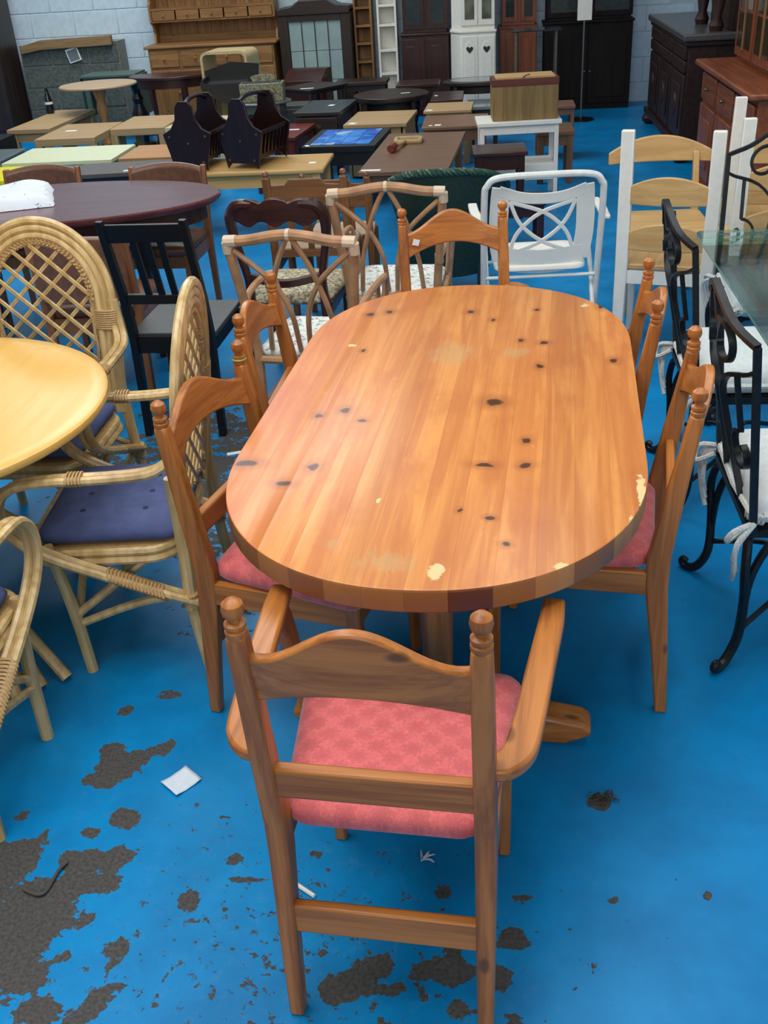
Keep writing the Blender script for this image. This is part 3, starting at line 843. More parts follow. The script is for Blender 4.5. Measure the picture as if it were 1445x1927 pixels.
# ------------------------------------------------------------------ bamboo chairs with flowered seats
def floral(name, base, cols):
    t = NT(name)
    col = base
    for i, (c, sc, th) in enumerate(cols):
        mp = t.mapping((1, 1, 1), (0.3 * i, 0.2, 0.7 * i))
        n = t.math('ADD', t.noise(mp, sc, 3, 0.6), t.math('MULTIPLY', t.noise(mp, sc * 4, 2), 0.25))
        col = t.mix(t.ramp(n, th, th + 0.03), col, lin(c))
    return t.fin(col, 0.85, 0, 0.3)
M_FLORAL = floral('flowered_cotton', lin((226, 232, 226)), [((150, 170, 150), 40, 0.70), ((214, 130, 134), 24, 0.75), ((120, 116, 140), 30, 0.76)])
M_BAMBOO = plain('bamboo', (186, 140, 100), 0.4, var=0.16, sc=16)
M_LASH = plain('pale_lashing', (212, 190, 162), 0.6, var=0.05)
def bamboo_chair(label, loc, rz):
    t = thing('bamboo_chair', label, 'chair', loc, rz, 'bamboo chairs with flowered seats')
    B = lambda z: -0.20 - max(0, z - 0.42) * 0.16
    for s in (-1, 1):
        G().tube([(s * 0.20, -0.235, 0), (s * 0.20, -0.2, 0.42), (s * 0.215, B(0.6), 0.6), (s * 0.243, B(0.88), 0.88)], 0.019, 9, 3).obj('post', M_BAMBOO, t)
        G().tube([(s * 0.215, 0.2, 0), (s * 0.215, 0.2, 0.42)], 0.016, 9).obj('leg', M_BAMBOO, t)
        G().tube([(s * 0.222, B(0.62), 0.60), (s * 0.245, -0.1, 0.64), (s * 0.25, 0.1, 0.64), (s * 0.24, 0.18, 0.60), (s * 0.218, 0.2, 0.40)], 0.014, 8, 4).obj('arm', M_BAMBOO, t)
        G().tube([(s * 0.236, 0.06, 0.635), (s * 0.224, 0.1, 0.52), (s * 0.215, 0.12, 0.42)], 0.011, 7, 3).obj('arm_strut', M_BAMBOO, t)
        # gothic tracery of the back
        G().tube([(s * 0.225, B(0.85), 0.85), (s * 0.15, B(0.78), 0.785), (s * 0.085, B(0.71), 0.715), (s * 0.035, B(0.6), 0.60), (s * 0.02, B(0.44), 0.44)], 0.011, 7, 4).obj('tracery_cane', M_BAMBOO, t)
        G().tube([(s * 0.012, B(0.9), 0.895), (s * 0.06, B(0.80), 0.80), (s * 0.095, B(0.70), 0.70), (s * 0.125, B(0.58), 0.58), (s * 0.14, B(0.44), 0.44)], 0.011, 7, 4).obj('tracery_cane', M_BAMBOO, t)
        for z, r in ((0.872, 0.0210), (0.60, 0.0200)):
            G().tube([(s * (0.243 if z > .8 else 0.215), B(z - 0.03), z - 0.03), (s * (0.243 if z > .8 else 0.215), B(z + 0.01), z + 0.01)], r, 10).obj('lashing', M_LASH if z > .8 else M_BAMBOO, t)
        G().tube([(s * 0.252, B(0.885), 0.885), (s * 0.205, B(0.885), 0.887)], 0.0225, 10).obj('lashing', M_LASH, t)
        G().tube([(s * 0.2, -0.215, 0.2), (s * 0.215, 0.2, 0.2)], 0.01, 7).obj('stretcher', M_BAMBOO, t)
    G().tube([(-0.25, B(0.88), 0.885), (-0.16, B(0.89), 0.89), (-0.07, B(0.905), 0.906), (0, B(0.91), 0.912), (0.07, B(0.905), 0.906), (0.16, B(0.89), 0.89), (0.25, B(0.88), 0.885)], 0.0205, 10, 4).obj('top_rail', M_BAMBOO, t)
    G().tube([(-0.007, B(0.91), 0.912), (0.007, B(0.91), 0.912)], 0.0225, 10).obj('lashing', M_LASH, t)
    G().tube([(x, y, 0.395) for x, y in rrect(0.215, 0.205, 0.05, 5)], 0.017, 8, 1, True).obj('seat_frame', M_BAMBOO, t)
    o = lambda i: rrect(0.205 - i, 0.2 - i, 0.05, 5)
    G().stack(o, [(0.40, 0.01), (0.415, 0.0), (0.43, 0.0), (0.442, 0.015), (0.448, 0.05), (0.45, 0.1)]).obj('seat', M_FLORAL, t, ang=80)
    return t
bamboo_chair('bamboo chair with flowered seat, nearer one behind the left pine chairs', (-0.70, 3.92, 0), -8)
bamboo_chair('bamboo chair with flowered seat, farther one behind the far pine carver', (-0.435, 4.66, 0), -3)

# ------------------------------------------------------------------ white tubular chair with plastic shell
wc = thing('plastic_chair', 'white tubular steel chair with pierced plastic shell back', 'chair', (0.215, 4.96, 0), 4)
M_PLASTIC = plain('white_plastic', (238, 236, 226), 0.35, var=0.02)
M_TUBE = plain('white_enamel_tube', (222, 226, 222), 0.3, var=0.05)
G().tube([(-0.268, -0.08, 0.0), (-0.268, -0.16, 0.4), (-0.268, -0.235, 0.76), (-0.255, -0.25, 0.83), (-0.20, -0.257, 0.865), (0, -0.258, 0.87), (0.20, -0.257, 0.865), (0.255, -0.25, 0.83), (0.268, -0.235, 0.76), (0.268, -0.16, 0.4), (0.268, -0.08, 0.0)], 0.0155, 10, 5).obj('frame_arch', M_TUBE, wc)
for s in (-1, 1):
    G().tube([(s * 0.25, -0.33, 0.0), (s * 0.25, -0.1, 0.36), (s * 0.25, 0.15, 0.58), (s * 0.25, 0.21, 0.60)], 0.012, 8, 4).obj('leg', M_TUBE, wc)
    G().bar([(s * 0.285, -0.22, 0.66), (s * 0.3, 0.0, 0.655), (s * 0.3, 0.2, 0.645)], 0.045, 0.02, (0, 0, 1), 3).obj('armrest', M_PLASTIC, wc, bev=0.006)
G().tube([(-0.26, -0.16, 0.38), (0.26, -0.16, 0.38)], 0.009, 8).obj('cross_tube', M_TUBE, wc)
G().tube([(-0.26, 0.17, 0.36), (0.26, 0.17, 0.36)], 0.009, 8).obj('cross_tube', M_TUBE, wc)
def shell_y(z, x): return -0.15 - (z - 0.46) * 0.16 - 0.02 + 0.45 * x * x
def shell_strip(name, pts, w, t=0.012):
    P = crom([(x, 0, z) for x, z in pts], 5)
    rings = []
    for i, p in enumerate(P):
        d = (P[min(i + 1, len(P) - 1)] - P[max(i - 1, 0)]).normalized()
        nn = V((-d.z, 0, d.x))
        r = []
        for a, b in ((-1, -1), (1, -1), (1, 1), (-1, 1)):
            q = p + nn * a * w / 2
            r.append(V((q.x, shell_y(q.z, q.x) + b * t / 2, q.z)))
        rings.append(r)
    return G().loops(rings).obj(name, M_PLASTIC, wc, bev=0.003)
shell_strip('shell_edge', [(-0.185, 0.46), (-0.20, 0.60), (-0.195, 0.74), (-0.188, 0.81)], 0.085)
shell_strip('shell_edge', [(0.185, 0.46), (0.20, 0.60), (0.195, 0.74), (0.188, 0.81)], 0.085)
shell_strip('shell_top', [(-0.2, 0.795), (-0.1, 0.765), (0, 0.757), (0.1, 0.765), (0.2, 0.795)], 0.05)
shell_strip('shell_foot', [(-0.2, 0.47), (0, 0.455), (0.2, 0.47)], 0.12)
for s in (-1, 1):
    shell_strip('shell_strap', [(s * -0.15, 0.745), (s * -0.10, 0.64), (s * 0.0, 0.555), (s * 0.14, 0.50)], 0.018)
    shell_strip('shell_strap', [(s * -0.15, 0.50), (s * -0.11, 0.60), (s * -0.01, 0.69), (s * 0.15, 0.745)], 0.018)
o = lambda i: rrect(0.215 - i, 0.21 - i, 0.06, 5, 0, 0.03)
G().stack(o, [(0.405, 0.02), (0.415, 0.0), (0.432, 0.0), (0.44, 0.008), (0.436, 0.04), (0.43, 0.09)]).obj('seat', M_PLASTIC, wc, ang=60)
# ------------------------------------------------------------------ wrought iron dining set on the right
M_CREAMFAB = plain('white_cotton', (222, 228, 226), 0.9, var=0.05, sc=60, bump=0.3)
M_CROCHET = plain('crochet_edging', (216, 220, 216), 0.95, var=0.15, sc=160, bump=0.6)
def scroll(cx, cz, r0, r1, a0, a1, n=22):
    out = []
    for k in range(n + 1):
        f = k / n
        a = R_(a0 + (a1 - a0) * f)
        r = r0 + (r1 - r0) * f
        out.append((cx + r * math.cos(a), cz + r * math.sin(a)))
    return out
def iron_chair(label, loc, rz, sc=1.0):
    t = thing('iron_chair', label, 'chair', loc, rz, 'black scrolled iron chairs at the glass table')
    W = 0.225
    Y = lambda x, z: -0.20 - max(0, z - 0.44) * 0.10 - 0.055 * (1 - (x / W) ** 2) * min(1, max(0, (z - 0.44) / 0.4))
    m = M_IRON
    def strip(name, xz, w=0.012, d=0.016, sm=3):
        P = crom([(x, 0, z) for x, z in xz], sm)
        pts = [(p.x, Y(p.x, p.z), p.z) for p in P]
        G().bar(pts, w, d, (0, 1, 0)).obj(name, m, t)
    for s in (-1, 1):
        strip('back_post', [(s * W, 0.44), (s * W, 0.7), (s * W, 0.945)], 0.018, 0.018)
        strip('crest_scroll', [(s * W, 0.945), (s * W * 0.6, 0.972), (s * W * 0.25, 1.02), (0, 1.04)], 0.014, 0.02)
        strip('back_scroll', [(s * 0.02, 1.02)] + [(s * x, z) for x, z in scroll(0.075, 0.90, 0.07, 0.026, 120, -180)], 0.011, 0.018, 1)
        strip('back_scroll', [(s * x, z) for x, z in scroll(0.15, 0.63, 0.062, 0.024, 90, 430)], 0.010, 0.018, 1)
        strip('back_scroll', [(s * 0.10, 0.46), (s * 0.05, 0.60), (s * 0.03, 0.74), (s * 0.09, 0.82), (s * 0.19, 0.86), (s * W, 0.88)], 0.011, 0.018)
        strip('back_bar', [(s * 0.15, 0.692), (s * 0.15, 0.76), (s * 0.15, 0.85)], 0.013, 0.014)
        # legs: two curved rods that run together and end in a scrolled foot
        for yf, d in ((-0.19, -1), (0.20, 1)):
            foot = [(s * 0.262, yf + d * 0.062, 0.012), (s * 0.275, yf + d * 0.075, 0.022), (s * 0.272, yf + d * 0.072, 0.036), (s * 0.262, yf + d * 0.062, 0.032)]
            G().tube([(s * 0.165, yf, 0.425), (s * 0.215, yf + d * 0.015, 0.40), (s * 0.245, yf + d * 0.02, 0.32), (s * 0.235, yf + d * 0.01, 0.22), (s * 0.225, yf + d * 0.01, 0.10), (s * 0.238, yf + d * 0.035, 0.03)] + foot, [0.011, 0.0125, 0.013, 0.014, 0.0145, 0.013, 0.011, 0.009], 8, 4).obj('leg', m, t)
            G().tube([(s * 0.215, yf - d * 0.08, 0.425), (s * 0.226, yf - d * 0.035, 0.39), (s * 0.228, yf, 0.29), (s * 0.230, yf + d * 0.008, 0.16)], 0.0115, 8, 4).obj('leg_brace', m, t)
        G().tube([(s * 0.225, -0.19, 0.13), (s * 0.12, -0.06, 0.19), (0, 0, 0.205), (s * 0.12, 0.06, 0.19), (s * 0.225, 0.2, 0.13)], 0.0085, 7, 4).obj('stretcher', m, t)
        G().bar([(s * 0.225, -0.21, 0.43), (s * 0.225, 0.21, 0.43)], 0.012, 0.02).obj('seat_bar', m, t)
    for y in (-0.205, 0.21):
        G().bar([(-0.225, y, 0.43), (0.225, y, 0.43)], 0.012, 0.02).obj('seat_bar', m, t)
    G().prism(rrect(0.215, 0.2, 0.02, 3), 0.436, 0.442).obj('seat', m, t)
    t.scale = (sc,) * 3
    return t
def crochet_cushion(label, loc, rz):
    t = thing('white_cushion', label, 'cushion', loc, rz, 'white cushions on the iron chairs')
    o = lambda i: rrect(0.21 - i, 0.205 - i, 0.035, 5)
    G().stack(o, [(0, 0.02), (0.012, 0.0), (0.05, -0.006), (0.085, 0.008), (0.105, 0.045), (0.112, 0.10)]).obj('pad', M_CREAMFAB, t, ang=80)
    g = G()
    rng = random.Random(5)
    P = rrect(0.218, 0.213, 0.035, 12)
    n = len(P) * 2
    pts = []
    for k in range(n):
        a = P[(k // 2) % len(P)]
        b = P[(k // 2 + k % 2) % len(P)]
        pts.append(((a[0] + b[0]) / 2 + rng.uniform(-.004, .004), (a[1] + b[1]) / 2 + rng.uniform(-.004, .004), 0.03 + 0.012 * math.sin(k * 2.1)))
    g.tube(pts, 0.010, 6, 1, True)
    g.obj('crochet_edge', M_CROCHET, t)
    for s in (-1, 1):
        g = G()
        for q in range(3):
            x = s * 0.225
            g.tube([(x, -0.2, 0.02), (x + s * (0.02 + 0.01 * q), -0.235 - 0.008 * q, -0.02), (x + s * 0.01 * q, -0.245, -0.08 - 0.015 * q), (x - s * 0.012 * q, -0.235, -0.13 - 0.02 * q)], 0.0075, 6, 4)
        g.tube([(x, -0.2, 0.02), (x + s * 0.03, -0.26, 0.01), (x + s * 0.01, -0.27, -0.03), (x - s * 0.01, -0.22, 0.0)], 0.008, 6, 4)
        g.obj('tie', M_CROCHET, t)
    return t
iron_chair('black scrolled iron chair at the right edge, nearest the viewer', (0.875, 2.57, 0), -90)
iron_chair('black scrolled iron chair in the middle, behind the nearer right pine chair', (0.875, 3.42, 0), -90)
iron_chair('black scrolled iron chair at the far end of the glass table', (1.18, 4.18, 0), 176, 1.03)
crochet_cushion('white crochet-edged cushion on the nearest iron chair', (0.88, 2.57, 0.443), -90)
crochet_cushion('white crochet-edged cushion on the middle iron chair', (0.88, 3.42, 0.443), -90)
crochet_cushion('white crochet-edged cushion on the far iron chair behind the glass', (1.18, 4.14, 0.457), 176).scale = (1.08, 1.15, 1.1)
gt = thing('glass_table', 'glass topped table with black iron legs beside the iron chairs', 'table', (1.42, 3.25, 0))
def glass_mat():
    t = NT('table_glass')
    tr = t.n('ShaderNodeBsdfTransparent')
    tr.inputs[0].default_value = (0.95, 0.985, 0.98, 1)
    gl = t.n('ShaderNodeBsdfGlossy')
    gl.inputs['Roughness'].default_value = 0.03
    gl.inputs[0].default_value = (0.9, 1, 0.98, 1)
    fr = t.n('ShaderNodeFresnel')
    fr.inputs[0].default_value = 1.5
    mx = t.n('ShaderNodeMixShader')
    t.l(t.math('MULTIPLY_ADD', fr.outputs[0], 0.9, 0.0), mx.inputs[0])
    t.l(tr.outputs[0], mx.inputs[1])
    t.l(gl.outputs[0], mx.inputs[2])
    t.l(mx.outputs[0], t.out.inputs[0])
    return t.m
M_GLASS = glass_mat()
def rim_mat():
    t = NT('green_glass_edge')
    tr = t.n('ShaderNodeBsdfTransparent')
    df = t.n('ShaderNodeBsdfDiffuse')
    df.inputs[0].default_value = lin((150, 196, 182))
    mx = t.n('ShaderNodeMixShader')
    mx.inputs[0].default_value = 0.4
    t.l(tr.outputs[0], mx.inputs[1])
    t.l(df.outputs[0], mx.inputs[2])
    t.l(mx.outputs[0], t.out.inputs[0])
    return t.m
G().prism(rrect(0.62, 0.90, 0.05, 5), 0.735, 0.747).obj('glass_top', M_GLASS, gt)
G().loops([[V((x * s, y * s2, z)) for x, y in rrect(0.62, 0.90, 0.05, 5)] for s, s2, z in ((1.0, 1.0, 0.736), (1.002, 1.0015, 0.7415), (1.0, 1.0, 0.746))], cap=False).obj('glass_rim', rim_mat(), gt)
for sx in (-1, 1):
    for sy in (-1, 1):
        G().tube([(sx * 0.16, sy * 0.45, 0.73), (sx * 0.26, sy * 0.58, 0.70), (sx * 0.2, sy * 0.5, 0.45), (sx * 0.16, sy * 0.46, 0.2), (sx * 0.3, sy * 0.6, 0.02)], 0.014, 8, 4).obj('leg', M_IRON, gt)
G().tube([(x, y, 0.722) for x, y in rrect(0.26, 0.58, 0.05, 4)], 0.010, 7, 1, True).obj('leg_frame', M_IRON, gt)

# ------------------------------------------------------------------ white and beech chairs
def white_chair(label, loc, rz, hgt=1.05):
    t = thing('white_framed_chair', label, 'chair', loc, rz, 'chairs with white posts and beech rails')
    for s in (-1, 1):
        G().post([(s * 0.19, -0.215, 0, 0.05, 0.04), (s * 0.19, -0.19, 0.45, 0.056, 0.05), (s * 0.19, -0.23, hgt, 0.056, 0.034)]).obj('post', M_WHITE, t, bev=0.005)
        G().post([(s * 0.195, 0.2, 0, 0.03, 0.03), (s * 0.195, 0.2, 0.44, 0.036, 0.036)]).obj('leg', M_WHITE, t, bev=0.004)
        G().box(s * 0.19 - 0.01, s * 0.19 + 0.01, -0.19, 0.2, 0.37, 0.43).obj('side_rail', M_WHITE, t)
    for zc in (0.735, 0.53):
        rings = []
        for k in range(17):
            u = -1 + k / 8
            bow = -0.03 * (1 - u * u)
            yb = -0.20 - (zc - 0.45) * 0.06 + bow
            rings.append([V((u * 0.176, yb - 0.009, zc)), V((u * 0.176, yb + 0.009, zc)), V((u * 0.176, yb + 0.005, zc + 0.075 + 0.05 * (1 - u * u))), V((u * 0.176, yb - 0.013, zc + 0.075 + 0.05 * (1 - u * u)))])
        G().loops(rings).obj('back_rail', beech('X'), t, bev=0.004)
    for y in (-0.195, 0.2):
        G().box(-0.18, 0.18, y - 0.01, y + 0.01, 0.37, 0.43).obj('apron', M_WHITE, t)
    G().prism(rrect(0.215, 0.22, 0.03, 4, 0, 0.02), 0.435, 0.46).obj('seat', beech('Y'), t, bev=0.006)
    return t
white_chair('white framed chair with beech rails beside the plastic chair', (0.83, 4.84, 0), -16)
white_chair('white framed chair with beech rails behind the scrolled iron chairs', (1.33, 5.06, 0), -3)
white_chair('white framed chair with beech rails farthest back at right edge', (1.42, 5.66, 0), -4)
def beech_chair(label, loc, rz):
    t = thing('beech_chair', label, 'chair', loc, rz)
    for s in (-1, 1):
        G().post([(s * 0.19, -0.25, 0, 0.03, 0.03), (s * 0.19, -0.2, 0.45, 0.035, 0.04), (s * 0.19, -0.29, 0.74, 0.03, 0.03)]).obj('post', beech('Z'), t, bev=0.005)
        G().post([(s * 0.19, 0.2, 0, 0.028, 0.028), (s * 0.19, 0.2, 0.44, 0.036, 0.036)]).obj('leg', beech('Z'), t, bev=0.005)
    rings = []
    for k in range(19):
        u = -1 + k / 9
        y = -0.285 - 0.05 * (1 - u * u)
        zt = 0.745 + 0.075 * (1 - u * u)
        rings.append([V((u * 0.27, y - 0.011, 0.685)), V((u * 0.27, y + 0.011, 0.685)), V((u * 0.27, y + 0.008, zt)), V((u * 0.27, y - 0.014, zt))])
    G().loops(rings).obj('crest_rail', beech('X'), t, bev=0.006)
    G().prism(rrect(0.215, 0.22, 0.05, 5, 0, 0.01), 0.43, 0.455).obj('seat', beech('X'), t, bev=0.008)
    for y in (-0.19, 0.19):
        G().box(-0.18, 0.18, y - 0.01, y + 0.01, 0.37, 0.43).obj('apron', beech('X'), t)
    return t
beech_chair('natural beech chair with wide curved crest, facing the white framed chair', (0.90, 5.49, 0), 181)

# ------------------------------------------------------------------ dark shaped chair, oak chairs, green loom chair
M_TWEED = floral('speckled_weave', lin((186, 172, 140)), [((120, 116, 100), 70, 0.60), ((214, 204, 176), 60, 0.66)])
vc = thing('balloon_back_chair', 'dark mahogany chair with scalloped open back and speckled seat', 'chair', (-0.895, 4.52, 0), -3)
for s in (-1, 1):
    G().tube([(s * 0.19, -0.33, 0.0), (s * 0.185, -0.26, 0.2), (s * 0.17, -0.2, 0.42), (s * 0.168, -0.205, 0.55), (s * 0.20, -0.22, 0.72), (s * 0.205, -0.235, 0.82), (s * 0.17, -0.245, 0.875), (s * 0.10, -0.25, 0.882)], [0.016, 0.018, 0.022, 0.018, 0.02, 0.026, 0.026, 0.02], 9, 4).obj('post', mahog('Z'), vc)
    G().tube([(s * 0.19, 0.22, 0.0), (s * 0.185, 0.2, 0.2), (s * 0.19, 0.21, 0.44)], [0.014, 0.016, 0.024], 9, 3).obj('leg', mahog('Z'), vc)
    G().box(s * 0.185 - 0.014, s * 0.185 + 0.014, -0.2, 0.2, 0.38, 0.44).obj('side_rail', mahog('Y'), vc)
rings = []
for k in range(33):
    u = -1 + k / 16
    zt = 0.875 + 0.022 * abs(math.sin(1.5 * math.pi * (u + 1) / 2 * 2)) ** 0.7 + 0.012 * (1 - u * u)
    zb = 0.80 - 0.012 * math.cos(3 * math.pi * u)
    y = -0.24 - 0.02 * (1 - u * u)
    rings.append([V((u * 0.185, y - 0.012, zb)), V((u * 0.185, y + 0.012, zb)), V((u * 0.185, y + 0.012, zt)), V((u * 0.185, y - 0.012, zt))])
G().loops(rings).obj('crest_rail', mahog('X'), vc, bev=0.005)
G().bar([(-0.17, -0.205, 0.56), (0, -0.235, 0.535), (0.17, -0.205, 0.56)], 0.024, 0.035, (0, 0, 1), 5).obj('cross_rail', mahog('X'), vc, bev=0.004)
o = lambda i: rrect(0.19 - i, 0.21 - i, 0.05, 5, 0, 0.01, fw=0.225 - i)
G().stack(o, [(0.425, 0.01), (0.44, 0), (0.46, 0.0), (0.475, 0.03), (0.48, 0.08)]).obj('seat', M_TWEED, vc, ang=80)

def oak_chair(label, loc, rz):
    t = thing('oak_chair', label, 'chair', loc, rz, 'brown oak chairs behind the bamboo chairs')
    for s in (-1, 1):
        G().post([(s * 0.19, -0.22, 0, 0.035, 0.035), (s * 0.19, -0.2, 0.45, 0.038, 0.038), (s * 0.19, -0.25, 0.84, 0.036, 0.036)]).obj('post', oak('Z'), t, bev=0.004)
        G().lathe([(0.016, 0.835), (0.012, 0.845), (0.017, 0.855), (0.014, 0.868), (0.0, 0.875)], 12, (s * 0.19, -0.251, 0)).obj('finial', oak('Z'), t)
        G().post([(s * 0.19, 0.2, 0, 0.034, 0.034), (s * 0.19, 0.2, 0.43, 0.038, 0.038)]).obj('leg', oak('Z'), t, bev=0.004)
        G().box(s * 0.19 - 0.011, s * 0.19 + 0.011, -0.2, 0.2, 0.36, 0.43).obj('side_rail', oak('Y'), t)
    prof = [(-0.175, 0.66), (-0.175, 0.80), (-0.10, 0.805), (-0.08, 0.83), (0.08, 0.83), (0.10, 0.805), (0.175, 0.80), (0.175, 0.66)]
    G().prism(prof, -0.25, -0.232, 'y').obj('crest_panel', oak('X'), t, bev=0.004)
    for x in (-0.09, 0, 0.09):
        G().post([(x, -0.205, 0.45, 0.03, 0.012), (x, -0.235, 0.67, 0.03, 0.012)]).obj('slat', oak('Z'), t)
    G().box(-0.175, 0.175, -0.215, -0.19, 0.44, 0.48).obj('low_rail', oak('X'), t)
    G().stack(lambda i: rrect(0.2 - i, 0.2 - i, 0.03, 4, 0, 0.02), [(0.43, 0.005), (0.445, 0), (0.46, 0.01), (0.467, 0.05)]).obj('seat', plain('beige_cloth', (188, 164, 136), 0.9), t, ang=80)
    return t
oak_chair('brown oak chair with solid stepped crest, nearer one behind the scalloped dark chair', (-0.905, 5.25, 0), 0)
oak_chair('brown oak chair with solid stepped crest, farther one mostly hidden', (-0.84, 5.70, 0), 2).scale = (0.9, 0.9, 0.87)

gc = thing('loom_chair', 'dark green woven tub chair with plaited rim, seen from behind', 'chair', (-0.26, 5.95, 0), 0)
M_GREEN = plain('green_weave', (26, 54, 44), 0.55, var=0.3, sc=140, bump=0.5)
def tub(r, z, n=26):
    return [V((math.cos(a) * r * 1.02, 0.02 + math.sin(a) * r, z - max(0, z - 0.4) * 0.5 * (1 + math.sin(a)) ** 1.2)) for a in [math.pi * (1.0 + k / n) for k in range(n + 1)]]
ins, outs = [], []
g = G()
lv = [(0.24, 0.10), (0.29, 0.40), (0.32, 0.58), (0.345, 0.70)]
rings = [tub(r, z) for r, z in lv] + [tub(r - 0.03, z) for r, z in reversed(lv)]
g.loops(list(map(list, zip(*rings))))
g.obj('woven_shell', M_GREEN, gc, ang=50)
g = G()
base = crom([tuple(p) for p in tub(0.332, 0.705)], 6)
for st in range(3):
    pts = []
    for i, p in enumerate(base):
        ph = i * 0.55 + st * 2.094
        rad = V((p.x, p.y - 0.02, 0)).normalized()
        pts.append(p + rad * 0.016 * math.sin(ph) + V((0, 0, 0.012 * math.cos(ph))))
    g.tube(pts, 0.012, 6)
g.obj('plaited_rim', plain('green_plait', (36, 78, 62), 0.45, var=0.25, sc=60), gc)
G().prism([(0.24 * math.cos(2 * math.pi * k / 24), 0.02 + 0.24 * math.sin(2 * math.pi * k / 24)) for k in range(24)], 0.38, 0.43).obj('seat', M_GREEN, gc)
for sx in (-1, 1):
    for sy in (-1, 1):
        G().tube([(sx * 0.19, 0.02 + sy * 0.17, 0), (sx * 0.17, 0.02 + sy * 0.15, 0.38)], 0.014, 8).obj('leg', M_GREEN, gc)

# ------------------------------------------------------------------ mahogany oval table, leather chairs, cloth
mt_ = thing('oval_table', 'dark red mahogany oval dining table behind the cane armchairs', 'table', (-2.235, 5.07, 0), 6)
m_mah = wood('red_mahogany', (92, 48, 48), (72, 34, 36), 'X', 0.22, fine=0.6)
RX, RY = 0.87, 0.46
G().loops([[V((x, y, z)) for x, y in ell(RX - i, RY - i, 64)] for z, i in ((0.712, 0.03), (0.716, 0.012), (0.725, 0.006), (0.735, 0.0), (0.744, 0.0), (0.75, 0.008), (0.75, 0.05))]).obj('table_top', m_mah, mt_)
G().loops([[V((x, y, z)) for x, y in ell(RX - 0.08, RY - 0.08, 48)] for z in (0.63, 0.712)]).obj('apron', mahog('X'), mt_)
for s in (-1, 1):
    G().post([(s * 0.42, 0, 0.12, 0.08, 0.08), (s * 0.42, 0, 0.2, 0.11, 0.11), (s * 0.42, 0, 0.35, 0.07, 0.07), (s * 0.42, 0, 0.5, 0.1, 0.1), (s * 0.42, 0, 0.63, 0.09, 0.09)], 14).obj('pillar', mahog('Z'), mt_)
    for q in (-1, 1):
        G().tube([(s * 0.42, 0, 0.18), (s * 0.46, q * 0.12, 0.16), (s * 0.5, q * 0.26, 0.06), (s * 0.52, q * 0.33, 0.02)], [0.034, 0.03, 0.022, 0.02], 8, 4).obj('foot', mahog('Y'), mt_)
M_LEATH = plain('brown_leather', (116, 78, 58), 0.42, var=0.15, sc=40, bump=0.1)
M_TEAK = wood('teak', (150, 96, 54), (122, 74, 40), 'Z', 0.4)
def leather_chair(label, loc, rz):
    t = thing('leather_chair', label, 'chair', loc, rz, 'brown leather chairs at the mahogany table')
    for s in (-1, 1):
        G().post([(s * 0.205, -0.23, 0, 0.03, 0.03), (s * 0.205, -0.2, 0.43, 0.036, 0.04), (s * 0.205, -0.26, 0.79, 0.03, 0.034)]).obj('post', M_TEAK, t, bev=0.004)
        G().post([(s * 0.2, 0.2, 0, 0.028, 0.028), (s * 0.2, 0.2, 0.42, 0.036, 0.036)]).obj('leg', M_TEAK, t, bev=0.004)
        G().box(s * 0.2 - 0.011, s * 0.2 + 0.011, -0.2, 0.2, 0.35, 0.42).obj('side_rail', M_TEAK, t)
    rings = []
    for k in range(17):
        u = -1 + k / 8
        y = -0.25 - 0.045 * (1 - u * u)
        zt = 0.785 + 0.022 * (1 - u * u)
        rings.append([V((u * 0.2, y - 0.016, 0.52)), V((u * 0.2, y + 0.032, 0.52)), V((u * 0.2, y + 0.034, zt - 0.02)), V((u * 0.2, y + 0.012, zt)), V((u * 0.2, y - 0.012, zt - 0.006))])
    G().loops(rings).obj('backrest', M_LEATH, t, bev=0.006)
    G().stack(lambda i: rrect(0.21 - i, 0.21 - i, 0.04, 5, 0, 0.02), [(0.415, 0.008), (0.43, 0), (0.455, 0.0), (0.468, 0.02), (0.474, 0.07)]).obj('seat', M_LEATH, t, ang=80)
    for y in (-0.19, 0.2):
        G().box(-0.19, 0.19, y - 0.011, y + 0.011, 0.35, 0.42).obj('apron', M_TEAK, t)
    return t
leather_chair('brown leather chair behind the mahogany table, left of the pair', (-2.53, 5.50, 0), 184)
leather_chair('brown leather chair behind the mahogany table, right of the pair', (-1.80, 5.42, 0), 178)
leather_chair('brown leather chair on the near side, seen through the cane lattice', (-1.78, 4.42, 0), 4)
tc = thing('tablecloth', 'white flowered cloth folded on the mahogany table', 'cloth', (-2.52, 5.08, 0.7505), 22)
g = G()
n = 26
gx, gy = 0.28, 0.24
grid = []
for k in range(n + 1):
    row = []
    for j in range(n + 1):
        x, y = -gx + 2 * gx * k / n, -gy + 2 * gy * j / n
        e = min(1, (1 - (abs(x) / gx) ** 6)) * min(1, (1 - (abs(y) / gy) ** 6))
        z = 0.002 + 0.05 * max(0, e) ** 0.3 + 0.028 * max(0, e) * (mnoise.noise(V((x * 7, y * 9, 1.3))) + 0.35)
        row.append(g.bm.verts.new((x + 0.015 * mnoise.noise(V((y * 9, 2, 0))), y + 0.012 * mnoise.noise(V((x * 9, 5, 0))), max(0.001, z))))
    grid.append(row)
for k in range(n):
    for j in range(n):
        g.bm.faces.new((grid[k][j], grid[k + 1][j], grid[k + 1][j + 1], grid[k][j + 1]))
g.obj('cloth', floral('flowered_cloth', lin((226, 232, 240)), [((130, 150, 180), 22, 0.80), ((170, 170, 190), 34, 0.80)]), tc, ang=80)
# ------------------------------------------------------------------ small tables crowded in the middle distance
def label_on(t, x, y, z, w=0.05, d=0.035, rz=0):
    G().box(-w / 2, w / 2, -d / 2, d / 2, 0, 0.0015, Matrix.Rotation(R_(rz), 4, 'Z')).obj('price_label', M_TAG, t, loc=(x, y, z))

